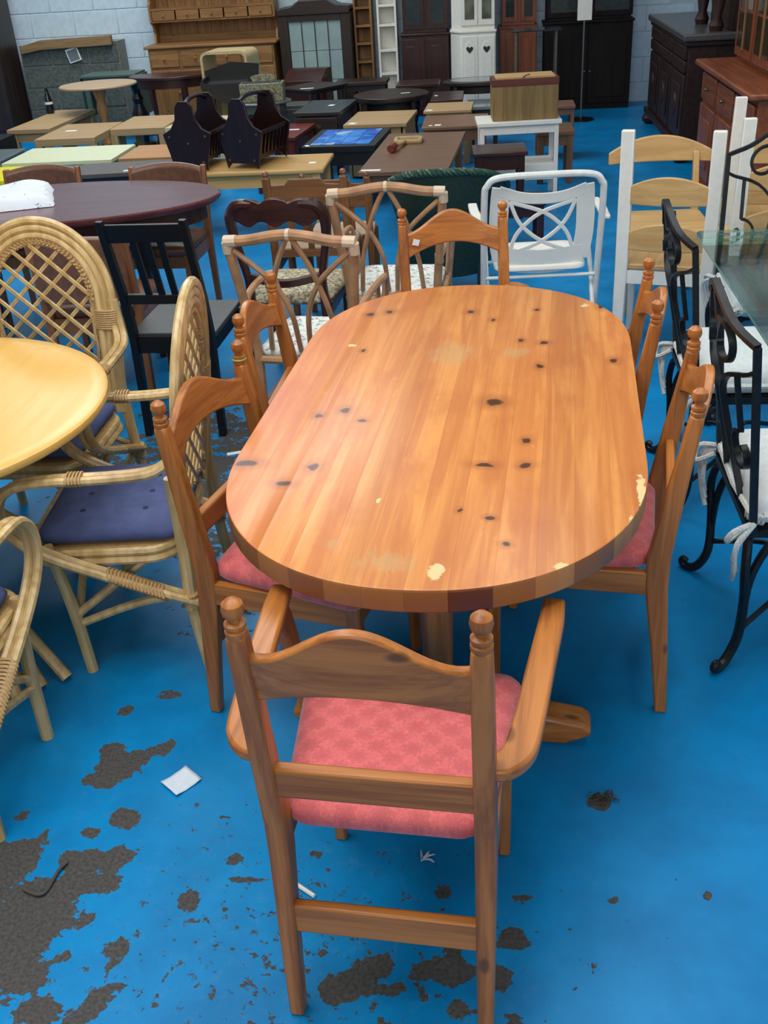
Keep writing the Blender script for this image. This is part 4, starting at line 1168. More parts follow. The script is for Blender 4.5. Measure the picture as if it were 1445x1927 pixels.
def table(name, label, cx, cy, w, d, h, rz, wd, top=0.03, ls=0.05, ap=0.06, over=0.02, style='square', tags=(), shelf=None, cat='table', edge=0.004, solid=False, topm=None):
    t = thing(name, label, cat, (cx, cy, 0), rz)
    m = (lambda a: wd) if not callable(wd) else wd
    G().box(-w / 2, w / 2, -d / 2, d / 2, h - top, h).obj('table_top', topm or m('X'), t, bev=edge)
    lx, ly = w / 2 - over - ls / 2, d / 2 - over - ls / 2
    if solid:
        for s in (-1, 1):
            G().box(s * (lx + ls / 2) - 0.012, s * (lx + ls / 2) + 0.012, -ly, ly, 0.0, h - top).obj('side_panel', m('Y'), t)
            G().box(-lx, lx, s * ly - 0.012, s * ly + 0.012, 0.02, h - top).obj('end_panel', m('X'), t)
    else:
        for sx in (-1, 1):
            for sy in (-1, 1):
                x, y = sx * lx, sy * ly
                if style == 'square': st, n = [(x, y, 0, ls, ls), (x, y, h - top, ls, ls)], 4
                elif style == 'taper': st, n = [(x, y, 0, ls * 0.55, ls * 0.55), (x, y, h - top - ap, ls, ls), (x, y, h - top, ls, ls)], 4
                elif style == 'turned':
                    k = h - top
                    st, n = [(x, y, f * k, ls * r, ls * r) for f, r in ((0, .55), (.05, .8), (.1, .5), (.35, .75), (.5, 1.0), (.55, .6), (.6, .95), (.7, .7), (.78, 1.0), (1, 1.0))], 10
                else:
                    k = h - top
                    st, n = [(x + sx * q * 0.06, y + sy * q * 0.06, f * k, ls * r, ls * r) for f, q, r in ((0, .5, .5), (.1, .15, .5), (.4, -.1, .6), (.75, .15, 1.0), (1, 0, 1.1))], 8
                G().post(st, n).obj('leg', m('Z'), t, bev=0.003 if n == 4 else 0)
        if ap:
            for s in (-1, 1):
                G().box(-lx, lx, s * ly - 0.009, s * ly + 0.009, h - top - ap, h - top).obj('apron', m('X'), t)
                G().box(s * lx - 0.009, s * lx + 0.009, -ly, ly, h - top - ap, h - top).obj('apron', m('Y'), t)
    if shelf:
        G().box(-lx, lx, -ly, ly, shelf - 0.02, shelf).obj('shelf', m('X'), t)
    for q in tags:
        label_on(t, *q[:2], h, *q[2:])
    return t

def round_tab(name, label, cx, cy, rx, ry, h, wd, rz=0, style='pedestal', top=0.03, tags=(), ls=0.05, legm=None):
    t = thing(name, label, 'table', (cx, cy, 0), rz)
    G().loops([[V((x, y, z)) for x, y in ell(rx - i, ry - i, 40)] for z, i in ((h - top, 0.02), (h - top * 0.7, 0), (h - 0.006, 0), (h, 0.008), (h, 0.03))]).obj('table_top', wd('X'), t)
    lm = legm or wd
    if style == 'pedestal':
        k = h - top
        G().post([(0, 0, z * k, r, r) for z, r in ((0.15, .11), (.22, .13), (.3, .08), (.55, .07), (.7, .11), (.8, .08), (1, .16))], 14).obj('pillar', lm('Z'), t)
        for q in range(3):
            a = R_(30 + 120 * q)
            G().tube([(0, 0, 0.2 * k), (math.cos(a) * rx * .22, math.sin(a) * rx * .22, .18 * k), (math.cos(a) * rx * .4, math.sin(a) * rx * .4, .05 * k), (math.cos(a) * rx * .52, math.sin(a) * rx * .52, 0.018)], [0.03, 0.026, 0.02, 0.018], 8, 3).obj('foot', lm('X'), t)
    else:
        for sx in (-1, 1):
            for sy in (-1, 1):
                x, y, k = sx * rx * 0.62, sy * ry * 0.62, h - top
                G().post([(x + sx * q, y + sy * q, f * k, ls * r, ls * r) for f, q, r in ((0, .03, .5), (.08, .01, .5), (.4, -.01, .6), (.75, .01, 1.0), (1, 0, 1.1))], 8).obj('leg', lm('Z'), t)
        G().loops([[V((x, y, z)) for x, y in ell(rx * .8, ry * .8, 32)] for z in (h - top - 0.07, h - top)]).obj('apron', wd('X'), t)
    for q in tags:
        label_on(t, *q[:2], h, *q[2:])
    return t

def brownt(a): return wood('brown_table', (122, 88, 60), (102, 72, 48), a, 0.4, fine=0.5)
def cream(a): return plain('cream_laminate', (216, 222, 184), 0.4, var=0.03)
def palec(a): return plain('pale_cream_paint', (196, 192, 152), 0.45, var=0.04)
def black(a): return M_BLACK
def whitew(a): return M_WHITE
def greyt(a): return plain('grey_laminate', (92, 82, 74), 0.35, var=0.06)
def tan(a): return wood('tan_veneer', (176, 146, 104), (156, 126, 86), a, 0.5, fine=0.5)
def tano(a): return wood('tan_orange', (176, 128, 78), (160, 112, 64), a, 0.45, fine=0.5)
def redw(a): return wood('red_stain', (116, 44, 34), (90, 30, 24), a, 0.35)
def honey(a): return wood('honey_pine', (206, 164, 98), (188, 142, 78), a, 0.42, fine=0.6)

table('coffee_table', 'long brown coffee table carrying the wooden hand net', -0.545, 7.60, 0.60, 1.42, 0.47, -3.5, brownt, 0.03, 0.05, 0.07, 0.03, tags=((-0.22, -0.66, 0.13, 0.04, 0),))
hn = thing('wooden_roller', 'pale wooden frame tool with reddish handle lying on brown coffee table', 'tool', (-0.62, 7.93, 0.471), 0)
m_roll = plain('pale_raw_wood', (182, 152, 106), 0.6)
G().loops([[V((x, y, z)) for x, y in rrect(0.105, 0.085, 0.025, 4)] + [] for z in (0.0, 0.03)], cap=False).obj('outer_frame', m_roll, hn).modifiers.new('solid', 'SOLIDIFY').thickness = 0.03
G().tube([(-0.02, -0.08, 0.02), (-0.05, -0.22, 0.025), (-0.075, -0.30, 0.03)], 0.014, 8).obj('stem', m_roll, hn)
G().tube([(-0.072, -0.29, 0.03), (-0.085, -0.35, 0.032), (-0.10, -0.42, 0.03)], [0.018, 0.03, 0.026], 10, 3).obj('grip', plain('red_grip', (120, 44, 34), 0.45), hn)

table('side_table', 'honey pine table with moulded edge under the dark magazine racks', -1.73, 7.46, 1.14, 0.56, 0.45, 0, honey, 0.035, 0.055, 0.09, 0.03, tags=((0.46, -0.06, 0.05, 0.05, 0),), edge=0.012)
bt = table('tile_top_table', 'black table with blue glass tile top behind the honey pine table', -1.14, 8.38, 0.58, 0.76, 0.45, -4, black, 0.05, 0.06, 0.10, 0.01, tags=((-0.25, -0.34, 0.03, 0.05, 30),))
def bluetile():
    t = NT('blue_tile_glass')
    c = t.voro(t.mapping((1, 1, 1), (0, 0, 0.5)), 7.0, 1.0, 'F1', 'Color')
    s = t.n('ShaderNodeSeparateColor')
    t.l(c, s.inputs[0])
    n = t.noise(t.co, 9, 3)
    col = t.mix(s.outputs[0], (0.02, 0.10, 0.62, 1), (0.06, 0.36, 0.92, 1))
    col = t.mix(t.ramp(t.math('ADD', s.outputs[1], n), 1.1, 1.4), col, (0.42, 0.62, 0.85, 1))
    return t.fin(col, 0.15, 0, 0.5)
m_tile = bluetile()
for i in range(4):
    for j in range(4):
        x, y = -0.174 + 0.116 * i, -0.24 + 0.16 * j
        G().box(x - 0.056, x + 0.056, y - 0.078, y + 0.078, 0.448, 0.455).obj('tile', m_tile, bt)
table('stool_table', 'small red stained table with white label beside the magazine racks', -1.74, 8.82, 0.40, 0.66, 0.45, -6, redw, 0.03, 0.05, 0.09, 0.02, tags=((0.06, 0.02, 0.15, 0.04, 6),), style='taper')
table('oak_box_table', 'boxy pale oak table between the blue tile table and dark round table', -0.955, 9.28, 0.54, 0.70, 0.45, -4, tan, 0.03, 0.05, 0, 0.03, solid=True, tags=((-0.2, -0.28, 0.06, 0.07, -20),))
bd = table('drawer_table', 'low black table with single drawer and brass drop handle', -1.47, 9.52, 0.42, 0.72, 0.53, -5, dark, 0.03, 0.05, 0.16, 0.02, tags=((0.05, 0.02, 0.05, 0.06, -15),), topm=plain('black_gloss', (46, 48, 50), 0.3, var=0.05))
G().box(-0.18, 0.18, -0.375, -0.362, 0.355, 0.485).obj('drawer', dark('X'), bd, bev=0.003)
G().prism([(-0.05, 0.03), (-0.03, 0.0), (0.03, 0.0), (0.05, 0.03), (0.03, 0.025), (0, 0.04), (-0.03, 0.025)], -0.385, -0.375, 'y').obj('handle', M_BRASS, bd, loc=(0, 0, 0.40))
round_tab('round_table', 'dark stained round coffee table with white label, in front of the shelves', -0.96, 10.35, 0.36, 0.36, 0.50, dark, 0, 'cab', 0.05, tags=((0.14, -0.02, 0.09, 0.03, 20),))
table('brown_side_table', 'brown veneered table with two white stickers left of the white console', -0.30, 8.95, 0.54, 0.60, 0.45, 0, brownt, 0.025, 0.05, 0.09, 0.02, tags=((-0.14, -0.2, 0.05, 0.06, -10), (-0.2, -0.21, 0.03, 0.03, 0)))
table('tan_side_table', 'pale tan table with white sticker behind the brown veneered table', -0.38, 9.66, 0.42, 0.48, 0.46, -2, tan, 0.025, 0.05, 0.09, 0.02, tags=((-0.16, -0.19, 0.05, 0.06, -10),))
wt = table('white_console', 'white painted console table with low shelf under the wooden chest', 0.19, 8.12, 0.62, 0.36, 0.58, 4, whitew, 0.03, 0.032, 0.06, 0.02)
G().box(-0.27, 0.27, -0.15, 0.15, 0.15, 0.27).obj('shelf', M_WHITE, wt, bev=0.004)
ch = thing('wooden_chest', 'plain wooden chest with red brown band standing on the white console', 'chest', (0.235, 8.12, 0.581), 4)
m_chest = wood('chest_ply', (140, 114, 66), (112, 88, 48), 'Z', 0.55)
G().box(-0.24, 0.24, -0.13, 0.13, 0, 0.26).obj('body', m_chest, ch, bev=0.004)
G().box(-0.243, 0.243, -0.133, 0.133, 0.235, 0.285).obj('band', wood('chest_band', (98, 44, 30), (78, 34, 24), 'X', 0.45), ch, bev=0.003)
G().box(-0.215, 0.215, -0.12, 0.12, 0.28, 0.297).obj('lid', wood('chest_lid', (206, 168, 112), (190, 150, 94), 'X', 0.5), ch, bev=0.003)
G().tube([(-0.02, -0.121, 0.29), (0.0, -0.123, 0.305), (0.03, -0.121, 0.31)], 0.004, 6, 3).obj('catch', M_BLACK, ch)
table('dark_stool', 'dark polished stool table with small knobs in front of the white console', 0.05, 7.55, 0.38, 0.34, 0.47, 3, mahog, 0.025, 0.045, 0.10, 0.02, style='taper')
table('red_brown_stool', 'low red brown stool on the floor behind the plastic chair', 0.16, 6.78, 0.34, 0.30, 0.30, 5, mahog, 0.03, 0.04, 0.07, 0.01)
table('two_tier_table', 'dark two tier side table right of the wooden chest', 0.55, 9.62, 0.34, 0.34, 0.45, 0, wood('rosy_top', (130, 92, 76), (104, 70, 56), 'X', 0.35), 0.025, 0.03, 0.05, 0.01, shelf=0.16)
table('dark_plinth_table', 'small dark brown table standing right behind the white console', 0.50, 8.72, 0.30, 0.42, 0.40, 0, brownw, 0.03, 0.05, 0.08, 0.01)
table('mahogany_table', 'mahogany table farther back, below the dark mahogany cupboard', -0.76, 11.32, 0.44, 0.40, 0.47, 0, mahog, 0.03, 0.05, 0.07, 0.02, style='taper')
table('mahogany_table', 'mahogany table with small sticker, right of the dark round table', -0.42, 10.33, 0.30, 0.60, 0.46, 0, mahog, 0.03, 0.05, 0.07, 0.02, style='taper', tags=((-0.11, 0.02, 0.03, 0.05, 0),))
ov = round_tab('oval_glass_table', 'dark oval coffee table with glass panel before white corner cupboard', -0.12, 11.05, 0.38, 0.25, 0.50, dark, 0, 'cab', 0.04)
G().loops([[V((x, y, z)) for x, y in ell(0.30, 0.18, 32)] for z in (0.499, 0.504)]).obj('glass_panel', plain('grey_glass', (120, 134, 136), 0.08, var=0.05), ov)
table('slim_dark_table', 'slim dark table turned cornerwise with white label strip', -1.76, 10.70, 0.46, 0.52, 0.56, -38, dark, 0.02, 0.035, 0.03, 0.01, tags=((0.10, -0.18, 0.13, 0.035, 45),))
table('dark_oval_back_table', 'narrow dark table behind the slim cornerwise table', -1.36, 11.45, 0.55, 0.34, 0.50, 0, dark, 0.035, 0.05, 0.06, 0.02)
table('dark_nest_table', 'small dark table between dark round table and mahogany tables', -0.08, 10.20, 0.30, 0.46, 0.40, 0, dark, 0.03, 0.04, 0.06, 0.02, topm=plain('grey_glass', (120, 134, 136), 0.08))
dc = thing('dark_chest', 'reddish dark wooden box standing behind the slim dark table', 'chest', (-1.94, 11.45, 0), -8)
G().box(-0.21, 0.21, -0.18, 0.18, 0.03, 0.54).obj('body', mahog('X'), dc, bev=0.004)
G().prism([(-0.18, 0.54), (0.18, 0.54), (0.18, 0.63), (0.02, 0.63)], -0.21, 0.21, 'x').obj('lid', mahog('X'), dc, bev=0.004)
kc = thing('knob_chest', 'small grey green chest of drawers with white knobs', 'chest', (-1.86, 9.98, 0), 0)
m_kc = plain('grey_green_paint', (62, 66, 60), 0.5)
G().box(-0.16, 0.16, -0.14, 0.14, 0, 0.50).obj('body', m_kc, kc, bev=0.004)
for i in range(3):
    d = G().box(-0.145, 0.145, -0.152, -0.138, 0.04 + i * 0.15, 0.17 + i * 0.15).obj('drawer', m_kc, kc, bev=0.003)
    for s in (-1, 1):
        G().lathe([(0.006, 0), (0.013, 0.012), (0.012, 0.02), (0, 0.024)], 10, mat=Matrix.Translation((s * 0.08, -0.152, 0.105 + i * 0.15)) @ Matrix.Rotation(R_(90), 4, 'X')).obj('knob', M_WHITE, d)
round_tab('grey_round_table', 'small grey round table holding the ornate cream box', -2.03, 9.50, 0.26, 0.22, 0.60, lambda a: plain('grey_metal', (96, 100, 98), 0.35, 0.3), 0, 'cab', 0.02, ls=0.03)
ob = thing('cream_box', 'ornate cream coloured letter box with dark slot', 'box', (-2.02, 9.50, 0.601), 4)
m_orn = plain('antique_cream', (160, 158, 124), 0.45, var=0.35, sc=60, bump=0.5)
G().prism([(-0.085, 0), (0.085, 0), (0.095, 0.15), (-0.10, 0.15)], -0.19, 0.19, 'x').obj('body', m_orn, ob, bev=0.004)
G().box(-0.175, 0.175, -0.07, 0.06, 0.149, 0.154).obj('slot', plain('slot_dark', (34, 36, 36), 0.6), ob)
G().prism([(-0.09, 0.15), (-0.11, 0.19), (-0.05, 0.205), (0.07, 0.205), (0.12, 0.185), (0.10, 0.15)], 0.075, 0.095, 'y').obj('back_crest', m_orn, ob)
for x in (-0.04, 0.05):
    G().lathe([(0.006, 0), (0.012, 0.01), (0, 0.016)], 10, mat=Matrix.Translation((x, -0.093, 0.09)) @ Matrix.Rotation(R_(90), 4, 'X')).obj('stud', plain('silver', (200, 200, 196), 0.25, 0.8), ob)

# magazine racks
def mag_rack(label, loc, rz):
    t = thing('magazine_rack', label, 'magazine rack', loc, rz, 'dark magazine racks on the honey pine table')
    pr = [(-0.105, 0.0), (-0.125, 0.10), (-0.155, 0.215), (-0.10, 0.245), (-0.065, 0.30), (-0.055, 0.37), (-0.03, 0.40), (0.03, 0.40), (0.055, 0.37), (0.065, 0.30), (0.10, 0.245), (0.155, 0.215), (0.125, 0.10), (0.105, 0.0), (0.075, 0.03), (-0.075, 0.03)]
    m = wood('rosewood', (38, 16, 15), (24, 10, 10), 'Z', 0.28)
    for y in (-0.19, 0.19):
        e = G().prism(pr, y - 0.008, y + 0.008, 'y').obj('end_panel', m, t, bev=0.003)
        for x, z in ((-0.115, 0.2), (0.115, 0.2), (0, 0.16), (-0.085, 0.05), (0.085, 0.05)):
            G().lathe([(0.008, 0), (0.007, 0.004), (0, 0.006)], 8, mat=Matrix.Translation((x, y - 0.008, z)) @ Matrix.Rotation(R_(90), 4, 'X')).obj('screw_cap', M_BRASS, e)
    G().box(-0.085, 0.085, -0.18, 0.18, 0.04, 0.055).obj('base', m, t)
    for s in (-1, 1):
        for (xa, za), (xb, zb) in (((0.098, 0.055), (0.104, 0.075)), ((0.128, 0.195), (0.136, 0.215))):
            G().box(s * xa - 0.008, s * xa + 0.008, -0.182, 0.182, za, zb).obj('side_rail', m, t)
        for k in range(7):
            y = -0.15 + 0.05 * k
            G().post([(s * 0.099, y, 0.07, 0.01, 0.014), (s * 0.128, y, 0.2, 0.01, 0.014)]).obj('slat', m, t)
    G().tube([(0, -0.19, 0.37), (0, -0.08, 0.40), (0, 0.08, 0.40), (0, 0.19, 0.37)], 0.013, 8, 4).obj('handle', m, t)
    return t
mag_rack('dark wooden magazine rack with slatted sides, left of the pair', (-2.09, 7.49, 0.451), -6).scale = (1.15,) * 3
mag_rack('dark wooden magazine rack with slatted sides, right of the pair', (-1.68, 7.49, 0.451), -16).scale = (1.15,) * 3

# left group
table('cream_table', 'pale cream coffee table with thin top behind leather chairs', -3.34, 8.15, 0.88, 0.62, 0.45, 0, cream, 0.03, 0.05, 0.06, 0.01)
table('yellow_table', 'bright yellow coffee table cut off by the left edge', -3.66, 7.50, 0.52, 0.52, 0.44, 0, lambda a: plain('yellow_paint', (236, 226, 20), 0.35, var=0.03), 0.03, 0.05, 0.06, 0.01)
table('tan_orange_table', 'orange tan coffee table between cream table and magazine racks', -2.57, 8.18, 0.60, 0.55, 0.44, 0, tano, 0.03, 0.05, 0.06, 0.01)
table('grey_brown_table', 'grey brown coffee table with black apron behind leather chairs', -2.68, 7.52, 0.72, 0.42, 0.45, 6, black, 0.03, 0.05, 0.06, 0.01, topm=greyt('X'), tags=((0.06, -0.15, 0.09, 0.035, 0),))
table('birch_table', 'thick birch effect coffee table, left of two', -3.67, 9.28, 0.54, 0.80, 0.45, 0, tan, 0.06, 0.06, 0, 0.0, tags=((-0.08, 0.0, 0.1, 0.05, 0),))
table('birch_table', 'thick birch effect coffee table, right of two', -3.14, 9.62, 0.50, 0.72, 0.45, 0, tan, 0.06, 0.06, 0, 0.0)
table('pale_green_table', 'pale cream green coffee table behind the magazine racks', -2.585, 9.50, 0.54, 0.60, 0.45, -4, palec, 0.05, 0.06, 0, 0.0)
table('tan_board_table', 'long tan coffee table end-on below the grey block pier', -4.25, 10.12, 0.42, 1.16, 0.44, -2, tan, 0.04, 0.06, 0.08, 0.02)
table('black_tv_stand', 'low black stand at the left edge beside the tan table', -4.50, 8.95, 0.50, 0.52, 0.46, 0, black, 0.03, 0.05, 0.10, 0.0, solid=True)
table('grey_glass_table', 'low grey glass topped table at the left edge', -4.18, 8.30, 0.60, 0.50, 0.44, 0, lambda a: plain('grey_glass', (120, 134, 136), 0.08), 0.02, 0.04, 0.04, 0.01)
round_tab('pedestal_table', 'round beige topped pedestal table in front of the block pier', -3.86, 10.45, 0.38, 0.36, 0.70, lambda a: wood('beige_top', (184, 156, 124), (168, 140, 108), a, 0.45, fine=0.5), 0, 'pedestal', 0.025, legm=tano)
gl_ = table('green_table', 'grey green painted drop leaf table behind the round beige table', -4.08, 11.55, 0.60, 0.40, 0.68, 0, lambda a: plain('sage_paint', (74, 98, 88), 0.5, var=0.1), 0.025, 0.05, 0.08, 0.02)
for s in (-1, 1):
    G().box(s * 0.31 - 0.01, s * 0.31 + 0.01, -0.2, 0.2, 0.25, 0.66).obj('drop_leaf', plain('sage_paint', (74, 98, 88), 0.5), gl_)
vs_ = thing('black_vase', 'slim dark glass bottle standing on the tan end-on table', 'bottle', (-4.42, 10.5, 0.441))
G().lathe([(0.035, 0), (0.04, 0.02), (0.038, 0.12), (0.02, 0.19), (0.014, 0.23), (0.016, 0.24), (0, 0.241)], 16).obj('body', plain('black_glass', (22, 26, 26), 0.08), vs_)
G().lathe([(0.0385, 0.06), (0.0388, 0.11)], 16).obj('label', M_TAG, vs_)
hm = thing('console_table', 'dark mahogany half moon table with curved legs before the dresser', 'table', (-3.32, 11.12, 0), 4)
hp = [(0.43 * math.cos(a), -0.30 * math.sin(a)) for a in [math.pi * k / 24 for k in range(25)]] + [(-0.43, 0.16), (0.43, 0.16)]
G().prism(hp, 0.655, 0.685).obj('table_top', mahog('X'), hm, bev=0.005)
G().prism([(x * 0.86, y * 0.86) for x, y in hp], 0.57, 0.655).obj('apron', mahog('X'), hm)
for x, y, dx in ((0.33, 0.08, 1), (-0.17, -0.19, -.5), (0.17, -0.19, .5)):
    G().post([(x + dx * 0.06, y - 0.03, 0, 0.05, 0.05), (x + dx * 0.01, y, 0.08, 0.03, 0.03), (x - dx * 0.03, y, 0.3, 0.045, 0.045), (x, y, 0.5, 0.07, 0.07), (x, y, 0.6, 0.07, 0.07)], 10).obj('leg', mahog('Z'), hm)
G().box(-0.28, 0.28, -0.06, 0.06, 0.10, 0.13).obj('stretcher', mahog('X'), hm)
G().lathe([(0.12, 0), (0.12, 0.03), (0.05, 0.05), (0.07, 0.25), (0.085, 0.32), (0.045, 0.42), (0.06, 0.47), (0.035, 0.52), (0.05, 0.58), (0.07, 0.62), (0, 0.655)], 18, (-0.37, -0.02, 0)).obj('turned_leg', M_BLACK, hm, label='black turned leg')
tb = thing('open_cabinet', 'cream round-cornered open cabinet shell in front of the pine dresser', 'cabinet', (-2.64, 11.0, 0), -6)
m_tub = plain('cream_paint', (196, 176, 130), 0.45, var=0.06)
def rr2(hw, z0, z1, r, n=6):
    return [(-hw, z0)] + [(-hw + r - r * math.cos(a), z1 - r + r * math.sin(a)) for a in [math.pi / 2 * k / n for k in range(n + 1)]] + [(hw - r + r * math.sin(a), z1 - r + r * math.cos(a)) for a in [math.pi / 2 * k / n for k in range(n + 1)]] + [(hw, z0)]
A_, B_ = rr2(0.245, 0.0, 0.90, 0.07), rr2(0.22, 0.0, 0.875, 0.05)
g = G()
g.loops([[V((a[0], -0.2, a[1])), V((b[0], -0.2, b[1])), V((b[0], 0.2, b[1])), V((a[0], 0.2, a[1]))] for a, b in zip(A_, B_)])
g.obj('shell', m_tub, tb, ang=30)
G().box(-0.221, 0.221, 0.185, 0.2, 0.0, 0.55).obj('back_panel', m_tub, tb)
for z in (0.12, 0.50):
    G().box(-0.221, 0.221, -0.19, 0.19, z, z + 0.02).obj('shelf', m_tub, tb)
ws = thing('tray_stand', 'black tray topped stand with turned legs and raised back', 'stand', (-2.46, 10.15, 0), 6)
G().prism([(-0.24, 0.62), (-0.26, 0.72), (-0.23, 0.725), (-0.2, 0.70), (0.18, 0.70), (0.24, 0.80), (0.27, 0.80), (0.26, 0.70), (0.22, 0.60), (0.10, 0.56), (0.0, 0.50), (-0.1, 0.56), (-0.2, 0.6)], -0.19, -0.17, 'y').obj('front_apron', M_BLACK, ws)
G().prism([(-0.24, 0.62), (-0.26, 0.78), (0.0, 0.85), (0.27, 0.82), (0.24, 0.62)], 0.17, 0.19, 'y').obj('back_board', M_BLACK, ws)
for s in (-1, 1):
    G().box(s * 0.235 - 0.01, s * 0.235 + 0.01, -0.18, 0.18, 0.62, 0.74).obj('side_board', M_BLACK, ws)
    for y in (-0.16, 0.16):
        G().post([(s * 0.2, y, 0, .03, .03), (s * 0.2, y, .1, .045, .045), (s * 0.2, y, .2, .03, .03), (s * 0.2, y, .4, .05, .05), (s * 0.2, y, .5, .03, .03), (s * 0.2, y, .62, .05, .05)], 10).obj('leg', M_BLACK, ws)
G().box(-0.23, 0.23, -0.18, 0.18, 0.675, 0.69).obj('tray', plain('black_gloss', (46, 48, 50), 0.3), ws)

# ------------------------------------------------------------------ tall furniture along the back wall
def knob(par, m, x, y, z, r=0.016):
    G().lathe([(r * .5, 0), (r * .5, r * .6), (r, r), (r * .8, r * 1.7), (0, r * 1.9)], 10, mat=Matrix.Translation((x, y, z)) @ Matrix.Rotation(R_(90), 4, 'X')).obj('knob', m, par)

dr = thing('pine_dresser', 'tall old pine dresser with plate rack and drawers against the back wall', 'dresser', (-3.09, 12.24, 0), 0)
op = oldpine
G().box(-0.71, 0.71, -0.22, 0.28, 0.06, 0.85).obj('body', op('X'), dr, bev=0.004)
G().box(-0.75, 0.75, -0.25, 0.28, 0.85, 0.88).obj('counter', op('X'), dr, bev=0.008)
G().box(-0.72, 0.72, -0.235, 0.28, 0.0, 0.07).obj('plinth', op('X'), dr, bev=0.004)
for i in range(4):
    x = -0.53 + i * 0.353
    d = G().box(x - 0.16, x + 0.16, -0.235, -0.218, 0.66, 0.83).obj('drawer', op('X'), dr, bev=0.005)
    knob(d, oldpine('Z'), x, -0.235, 0.745)
    c = G().box(x - 0.16, x + 0.16, -0.235, -0.218, 0.10, 0.63).obj('door', op('Z'), dr, bev=0.005)
    G().box(x - 0.10, x + 0.10, -0.242, -0.234, 0.17, 0.56).obj('panel', op('Z'), c, bev=0.008)
    knob(c, oldpine('Z'), x + 0.125, -0.235, 0.4)
for k in range(9):
    G().box(-0.70 + 0.156 * k, -0.70 + 0.156 * k + 0.152, 0.255, 0.275, 0.88, 2.0).obj('back_plank', op('Z'), dr)
for s in (-1, 1):
    pr = [(0.08, 0.88), (0.26, 0.88), (0.26, 2.0), (0.06, 2.0), (0.06, 1.3), (0.02, 1.28), (0.02, 1.10), (0.09, 1.06), (0.12, 0.98)]
    G().prism(pr, s * 0.70 - 0.013, s * 0.70 + 0.013, 'x').obj('rack_side', op('Z'), dr, bev=0.003)
for i in range(5):
    x = -0.55 + i * 0.275
    d = G().box(x - 0.13, x + 0.13, 0.02, 0.04, 1.115, 1.21).obj('spice_drawer', op('X'), dr, bev=0.004)
    knob(d, oldpine('Z'), x, 0.02, 1.165, 0.013)
G().box(-0.69, 0.69, 0.03, 0.26, 1.095, 1.115).obj('shelf', op('X'), dr)
G().box(-0.69, 0.69, 0.03, 0.26, 1.215, 1.235).obj('shelf', op('X'), dr)
G().box(-0.69, 0.69, 0.06, 0.26, 1.56, 1.58).obj('shelf', op('X'), dr)
G().box(-0.76, 0.76, 0.0, 0.28, 2.0, 2.08).obj('cornice', op('X'), dr, bev=0.02)
G().box(-0.69, 0.69, 0.235, 0.256, 0.88, 0.95).obj('lower_rail', op('X'), dr)

gcab = thing('display_cabinet', 'dark oak display cabinet with glazed front and curved top rail', 'cabinet', (-1.93, 12.28, 0), 0)
m = dark
for s in (-1, 1):
    G().box(s * 0.345 - 0.055, s * 0.345 + 0.055, -0.16, 0.2, 0.0, 1.14).obj('side', m('Z'), gcab, bev=0.006)
G().prism([(-0.40, 1.10), (-0.40, 1.17), (-0.25, 1.19), (-0.15, 1.25), (0.15, 1.25), (0.25, 1.19), (0.40, 1.17), (0.40, 1.10)], -0.18, 0.2, 'y').obj('top', m('X'), gcab, bev=0.01)
G().box(-0.29, 0.29, -0.16, -0.12, 1.04, 1.11).obj('head_rail', m('X'), gcab)
G().box(-0.29, 0.29, -0.16, 0.2, 0.0, 0.14).obj('base', m('X'), gcab, bev=0.004)
m_pane = plain('display_glass', (150, 172, 170), 0.12, var=0.08, sc=4)
for i in range(4):
    x0 = -0.288 + i * 0.145
    for z0, z1 in ((0.14, 0.44), (0.445, 0.74), (0.745, 1.04)):
        G().box(x0 + 0.004, x0 + 0.139, -0.142, -0.138, z0, z1).obj('pane', m_pane, gcab)
    if i: G().box(x0 - 0.005, x0 + 0.005, -0.15, -0.13, 0.14, 1.04).obj('glazing_bar', m('Z'), gcab)
G().box(-0.29, 0.29, 0.17, 0.19, 0.14, 1.10).obj('back_panel', plain('pale_lining', (150, 160, 156), 0.7), gcab)

def shelf_unit(label, loc, w, mat, zs, h):
    t = thing('narrow_shelf', label, 'bookcase', loc, 0)
    for s in (-1, 1):
        G().box(s * (w / 2 - 0.011) - 0.011, s * (w / 2 - 0.011) + 0.011, -0.11, 0.11, 0, h).obj('side', mat('Z'), t, bev=0.002)
    G().box(-w / 2 + 0.02, w / 2 - 0.02, 0.095, 0.108, 0, h).obj('back_panel', mat('Z'), t)
    for z in zs:
        G().box(-w / 2 + 0.02, w / 2 - 0.02, -0.105, 0.098, z - 0.012, z + 0.012).obj('shelf', mat('X'), t)
    return t
shelf_unit('narrow pine shelf unit with six shelves against the back wall', (-1.415, 12.42, 0), 0.20, oldpine, (0.04, 0.22, 0.40, 0.585, 0.77, 0.95, 1.13, 1.31, 1.49), 1.5)
shelf_unit('narrow white shelf unit beside the pine shelf unit', (-1.15, 12.42, 0), 0.215, whitew, (0.04, 0.20, 0.45, 0.69, 0.945, 1.14, 1.38, 1.58), 1.6)

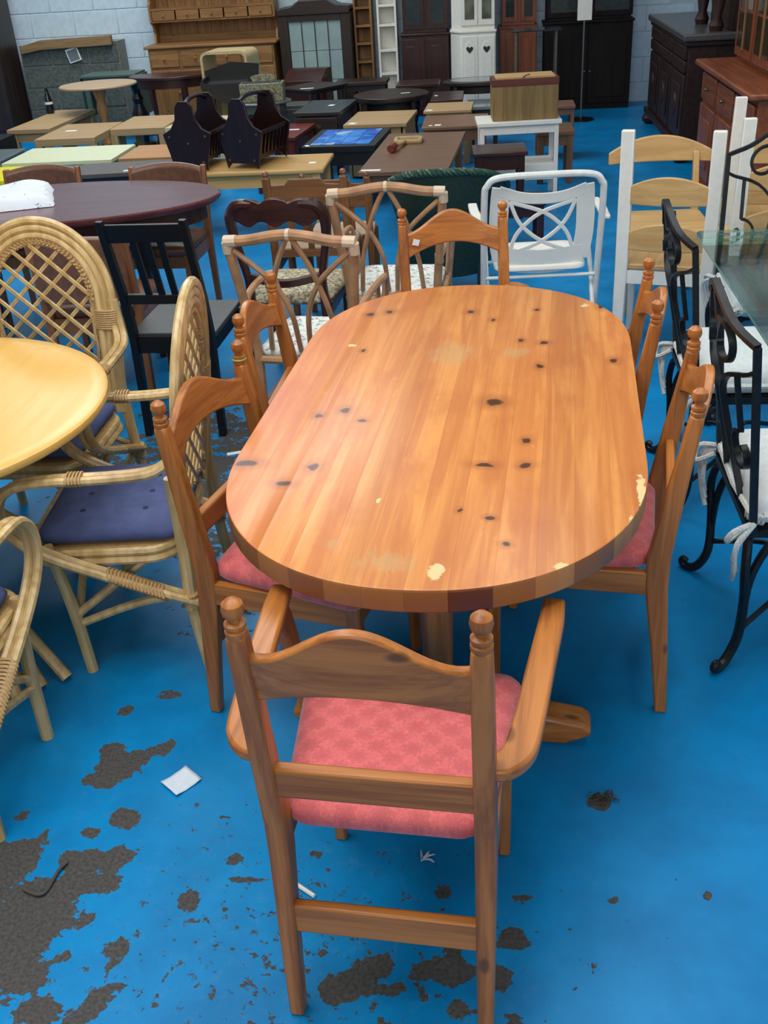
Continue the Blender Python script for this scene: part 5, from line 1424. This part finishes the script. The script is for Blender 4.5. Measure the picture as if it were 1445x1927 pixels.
def cupboard(name, label, cx, y0, w, d, hb, h, mat, glaz=True, pw=None):
    t = thing(name, label, 'cupboard', (cx, y0 + d / 2, 0), 0)
    G().box(-w / 2, w / 2, -d / 2, d / 2, 0.0, hb).obj('base_body', mat('Z'), t, bev=0.004)
    G().box(-w / 2 - 0.015, w / 2 + 0.015, -d / 2 - 0.015, d / 2, hb, hb + 0.025).obj('waist_moulding', mat('X'), t, bev=0.006)
    G().box(-w / 2 + 0.02, w / 2 - 0.02, -d / 2 + 0.06, d / 2, hb + 0.025, h).obj('upper_body', mat('Z'), t, bev=0.004)
    G().box(-w / 2 - 0.03, w / 2 + 0.03, -d / 2 + 0.02, d / 2, h, h + 0.06).obj('cornice', mat('X'), t, bev=0.015)
    for s in (-1, 1):
        x = s * w / 4
        d1 = G().box(x - w / 4 + 0.012, x + w / 4 - 0.006, -d / 2 - 0.012, -d / 2 + 0.002, 0.06, hb - 0.03).obj('door', mat('Z'), t, bev=0.003)
        G().box(x - w / 4 + 0.06, x + w / 4 - 0.055, -d / 2 - 0.018, -d / 2 - 0.01, 0.12, hb - 0.10).obj('panel', mat('Z'), d1, bev=0.008)
        knob(d1, M_BRASS, x - s * (w / 4 - 0.03), -d / 2 - 0.012, hb * 0.45, 0.011)
        d2 = G().box(x - w / 4 + 0.025, x + w / 4 - 0.006, -d / 2 + 0.048, -d / 2 + 0.062, hb + 0.06, h - 0.04).obj('upper_door', mat('Z'), t, bev=0.003)
        if glaz:
            G().box(x - w / 4 + 0.065, x + w / 4 - 0.045, -d / 2 + 0.044, -d / 2 + 0.05, hb + 0.11, h - 0.09).obj('pane', plain('dark_pane', (58, 66, 68), 0.06, var=0.1), d2)
    return t
cupboard('mahogany_cupboard', 'dark mahogany cupboard with glazed top, left of white corner cupboard', -0.73, 12.2, 0.52, 0.38, 0.83, 1.9, mahog)
wcb = thing('corner_cupboard', 'white painted corner cupboard with heart cut-outs and glazed top', 'cupboard', (-0.20, 12.12, 0), 0)
G().prism([(-0.24, -0.10), (-0.13, -0.26), (0.24, -0.26), (0.24, 0.26), (-0.24, 0.26)], 0, 0.86).obj('base_body', M_WHITE, wcb, bev=0.003)
G().prism([(-0.25, -0.11), (-0.135, -0.275), (0.25, -0.275), (0.25, 0.26), (-0.25, 0.26)], 0.86, 0.885).obj('waist_moulding', M_WHITE, wcb, bev=0.006)
G().prism([(-0.23, -0.08), (-0.12, -0.23), (0.23, -0.23), (0.23, 0.26), (-0.23, 0.26)], 0.885, 1.8).obj('upper_body', M_WHITE, wcb, bev=0.003)
heart = [(0, -0.032), (0.02, -0.012), (0.032, 0.006), (0.03, 0.02), (0.018, 0.027), (0.006, 0.022), (0, 0.012), (-0.006, 0.022), (-0.018, 0.027), (-0.03, 0.02), (-0.032, 0.006), (-0.02, -0.012)]
for i, x in enumerate((-0.035, 0.145)):
    d = G().box(x - 0.085, x + 0.085, -0.275, -0.258, 0.05, 0.83).obj('door', M_WHITE, wcb, bev=0.004)
    G().prism([(x - 0.055, 0.12), (x + 0.055, 0.12), (x + 0.055, 0.70), (x + 0.035, 0.76), (x, 0.785), (x - 0.035, 0.76), (x - 0.055, 0.70)], -0.279, -0.274, 'y').obj('arched_panel', M_WHITE, d, bev=0.002)
    G().prism([(x + a * 1.15, 0.70 + b * 1.15) for a, b in heart], -0.2815, -0.278, 'y').obj('heart_cutout', plain('heart_dark', (40, 42, 40), 0.7), d)
    d = G().box(x - 0.085, x + 0.085, -0.245, -0.228, 0.93, 1.7).obj('upper_door', M_WHITE, wcb, bev=0.004)
    G().box(x - 0.05, x + 0.05, -0.249, -0.243, 0.99, 1.62).obj('pane', plain('corner_pane', (116, 118, 104), 0.06, var=0.3, sc=9), d)
cupboard('red_cupboard', 'red brown cupboard with glazed top, right of white corner cupboard', 0.285, 12.25, 0.40, 0.34, 0.85, 1.9, orangew)
cupboard('black_brown_cupboard', 'almost black wide cupboard with glass doors beside white wall strip', 1.035, 12.2, 0.94, 0.40, 0.87, 1.9, wood_blackish := (lambda a: wood('black_brown', (26, 18, 16), (16, 11, 10), a, 0.62, spec=0.2)))
bg = thing('glass_stand', 'black stand with dark glass top and metal legs before dark cupboards', 'stand', (0.45, 11.5, 0), 0)
G().box(-0.25, 0.25, -0.16, 0.16, 0.885, 0.90).obj('glass_top', plain('smoked_glass', (44, 54, 56), 0.08), bg, bev=0.003)
for s in (-1, 1):
    for y in (-0.12, 0.12):
        G().post([(s * 0.2, y, 0, 0.03, 0.03), (s * 0.2, y, 0.885, 0.03, 0.03)], 10).obj('leg', plain('steel_leg', (120, 116, 104), 0.3, 0.7), bg)
G().box(-0.24, 0.24, -0.15, 0.15, 0.40, 0.415).obj('shelf', plain('smoked_glass', (44, 54, 56), 0.08), bg)
ss = thing('sign_stand', 'white blank sign on a thin metal pole in front of black cupboard', 'sign', (0.93, 11.5, 0), 0)
G().post([(0, 0, 0.02, 0.018, 0.018), (0, 0, 1.0, 0.018, 0.018)], 10).obj('pole', plain('grey_pole', (120, 124, 126), 0.35, 0.6), ss)
G().lathe([(0.14, 0), (0.14, 0.012), (0.02, 0.022)], 20).obj('base', M_BLACK, ss)
G().prism(rr2(0.072, 0.955, 1.50, 0.01), -0.018, -0.008, 'y').obj('board', M_WHITE, ss)

# left edge: dark wardrobe
wd = thing('dark_wardrobe', 'dark wardrobe at the left edge beside the block pier', 'wardrobe', (-5.86, 12.2, 0), 0)
G().box(-0.38, 0.38, -0.25, 0.25, 0, 1.9).obj('body', dark('Z'), wd, bev=0.004)
for s in (-1, 1):
    d = G().box(s * 0.19 - 0.18, s * 0.19 + 0.18, -0.268, -0.249, 0.08, 1.82).obj('door', dark('Z'), wd, bev=0.004)
    knob(d, M_BRASS, s * 0.04, -0.268, 0.95)

# ------------------------------------------------------------------ right side: carved sideboard and glazed dresser
sb = thing('carved_sideboard', 'black brown carved sideboard with grey top at back right', 'sideboard', (1.80, 10.15, 0), -90)
cb = lambda a: wood('carved_dark', (56, 34, 28), (32, 19, 16), a, 0.5, spec=0.3)
# local x runs along the wall, local y away from the viewer's aisle
G().box(-1.02, 1.02, -0.22, 0.28, 0.12, 0.93).obj('body', cb('X'), sb, bev=0.006)
G().box(-1.08, 1.08, -0.275, 0.30, 0.945, 1.0).obj('top', plain('greyed_top', (84, 80, 80), 0.28, var=0.1), sb, bev=0.012)
G().box(-1.05, 1.05, -0.25, 0.29, 0.905, 0.945).obj('moulding', cb('X'), sb, bev=0.01)
for i in range(3):
    x = -0.68 + 0.68 * i
    for z0, z1 in ((0.80, 0.90), (0.70, 0.79)):
        G().box(x - 0.31, x + 0.31, -0.245, -0.215, z0, z1).obj('drawer', cb('X'), sb, bev=0.008)
    d = G().box(x - 0.31, x + 0.31, -0.24, -0.215, 0.18, 0.68).obj('door', cb('Z'), sb, bev=0.006)
    G().box(x - 0.22, x + 0.22, -0.252, -0.238, 0.26, 0.60).obj('carved_panel', cb('Z'), d, bev=0.014)
    G().lathe([(0.10, 0), (0.09, 0.012), (0.05, 0.014), (0.03, 0.024), (0, 0.026)], 14, mat=Matrix.Translation((x, -0.25, 0.43)) @ Matrix.Rotation(R_(90), 4, 'X')).obj('rosette', cb('Z'), d)
G().box(-1.06, 1.06, -0.265, 0.29, 0.10, 0.16).obj('plinth', cb('X'), sb, bev=0.012)
for x in (-0.98, 0.98):
    for y in (-0.21, 0.22):
        G().lathe([(0.03, 0), (0.065, 0.02), (0.075, 0.055), (0.06, 0.09), (0.03, 0.105)], 14, (x, y, 0)).obj('bun_foot', cb('Z'), sb)
G().box(0.1, 1.0, 0.10, 0.28, 1.0, 1.9).obj('upper_back', cb('X'), sb, bev=0.01)
for x in (0.25, 0.9):
    G().lathe([(0.05, 1.0), (0.06, 1.04), (0.035, 1.1), (0.06, 1.25), (0.04, 1.4), (0.06, 1.5)], 12, (x, 0.0, 0)).obj('turned_support', cb('Z'), sb)

gd = thing('glazed_dresser', 'orange brown dresser with glazed upper doors at the right edge', 'dresser', (1.80, 7.45, 0), -90)
ow = orangew
G().box(-0.86, 0.86, -0.23, 0.28, 0.05, 0.86).obj('body', ow('X'), gd, bev=0.005)
G().box(-0.92, 0.92, -0.30, 0.30, 0.86, 0.90).obj('top', ow('X'), gd, bev=0.012)
G().box(-0.88, 0.88, -0.255, 0.28, 0.0, 0.08).obj('plinth', ow('X'), gd, bev=0.006)
for i in range(3):
    x = -0.57 + 0.57 * i
    d = G().box(x - 0.26, x + 0.26, -0.252, -0.228, 0.64, 0.82).obj('drawer', ow('X'), gd, bev=0.008)
    knob(d, M_BRASS, x, -0.252, 0.73)
    d = G().box(x - 0.26, x + 0.26, -0.252, -0.228, 0.12, 0.61).obj('door', ow('Z'), gd, bev=0.006)
    G().box(x - 0.18, x + 0.18, -0.262, -0.25, 0.20, 0.53).obj('panel', ow('Z'), d, bev=0.012)
G().box(-0.84, 0.84, -0.02, 0.28, 0.90, 1.85).obj('upper_body', ow('Z'), gd, bev=0.005)
for i in range(3):
    x = -0.56 + 0.56 * i
    d = G().box(x - 0.265, x + 0.265, -0.045, -0.02, 0.93, 1.80).obj('glazed_door', ow('Z'), gd, bev=0.004)
    for a in range(2):
        for b in range(3):
            xx, zz = x - 0.105 + 0.21 * a, 1.11 + 0.25 * b
            G().box(xx - 0.095, xx + 0.095, -0.0495, -0.044, zz - 0.115, zz + 0.115).obj('pane', plain('amber_pane', (70, 58, 44), 0.08, var=0.2, sc=10), d)
    G().box(x - 0.012, x + 0.012, -0.056, -0.045, 0.98, 1.75).obj('glazing_bar', oldpine('Z'), d)
G().box(-0.9, 0.9, -0.08, 0.3, 1.85, 1.93).obj('cornice', ow('X'), gd, bev=0.02)

# ------------------------------------------------------------------ litter on the floor
pp = G()
n = 8
gr = [[pp.bm.verts.new((-0.075 + 0.15 * i / n, -0.05 + 0.1 * j / n, 0.002 + 0.004 * (abs(i / n - .5) * 2) ** 3 + 0.002 * mnoise.noise(V((i * .5, j * .5, 0))))) for j in range(n + 1)] for i in range(n + 1)]
for i in range(n):
    for j in range(n):
        pp.bm.faces.new((gr[i][j], gr[i + 1][j], gr[i + 1][j + 1], gr[i][j + 1]))
pap = pp.obj('paper_sheet', plain('white_paper', (214, 226, 238), 0.8, var=0.03), ang=80)
sd_ = pap.modifiers.new('solid', 'SOLIDIFY')
sd_.thickness = 0.0006
pap.location = (-0.79, 1.833, 0.0015)
pap.scale = (0.52, 0.70, 1)
pap.rotation_euler = (0, 0, R_(50))
tag(pap, 'small white sheet of paper lying on the blue floor', 'paper')
tag(G().box(-0.03, 0.03, -0.012, 0.012, 0.0, 0.001, Matrix.Rotation(R_(20), 4, 'Z')).obj('paper_label', M_TAG, loc=(-1.07, 3.70, 0.0005)), 'narrow white paper label on the floor left of oval table', 'label')
tag(G().tube([(-0.03, 0.02, 0.006), (0.0, 0.0, 0.006), (0.03, -0.02, 0.006)], 0.005, 7).obj('white_stick', M_WHITE, loc=(-0.425, 1.515, 0)), 'short white plastic stick beside the carver chair leg', 'stick')
tag(G().tube([(0.03, 0.05, 0.006), (0.018, 0.02, 0.008), (0.012, -0.03, 0.006), (0.0, -0.045, 0.007), (-0.025, -0.04, 0.006), (-0.045, -0.03, 0.006)], 0.004, 7, 4).obj('cord_scrap', plain('dark_rubber', (74, 72, 68), 0.6), loc=(-1.02, 1.515, 0)), 'curled dark cord scrap on bare concrete patch at left', 'cord')
fl = G()
rng = random.Random(11)
for k in range(16):
    a = rng.uniform(-0.4, 1.9)
    L = rng.uniform(0.015, 0.03)
    fl.tube([(0.01 * k / 16, -0.005 + 0.012 * k / 16, 0.002), (0.01 * k / 16 + L * math.cos(a) * .6, L * math.sin(a) * .6, 0.006), (0.01 * k / 16 + L * math.cos(a), L * math.sin(a), 0.003)], 0.0009, 4, 2)
tag(fl.obj('feather', plain('white_down', (214, 224, 232), 0.9), loc=(-0.165, 1.61, 0)), 'tiny white feather on the floor under the carver chair', 'feather')
fl = G()
for k in range(40):
    a = rng.uniform(0, 6.28)
    r1 = rng.uniform(0, 0.022)
    c = V((r1 * math.cos(a) * 1.3, r1 * math.sin(a), 0.002))
    b = rng.uniform(0, 6.28)
    fl.tube([c, c + V((0.01 * math.cos(b), 0.008 * math.sin(b), rng.uniform(0.002, 0.01))), c + V((0.02 * math.cos(b), 0.015 * math.sin(b), 0.002))], 0.0012, 4, 2)
tag(fl.obj('dust_clump', plain('brown_fluff', (74, 66, 58), 0.95), loc=(0.26, 1.815, 0)), 'brown clump of dust on the floor right of the carver chair', 'dust')
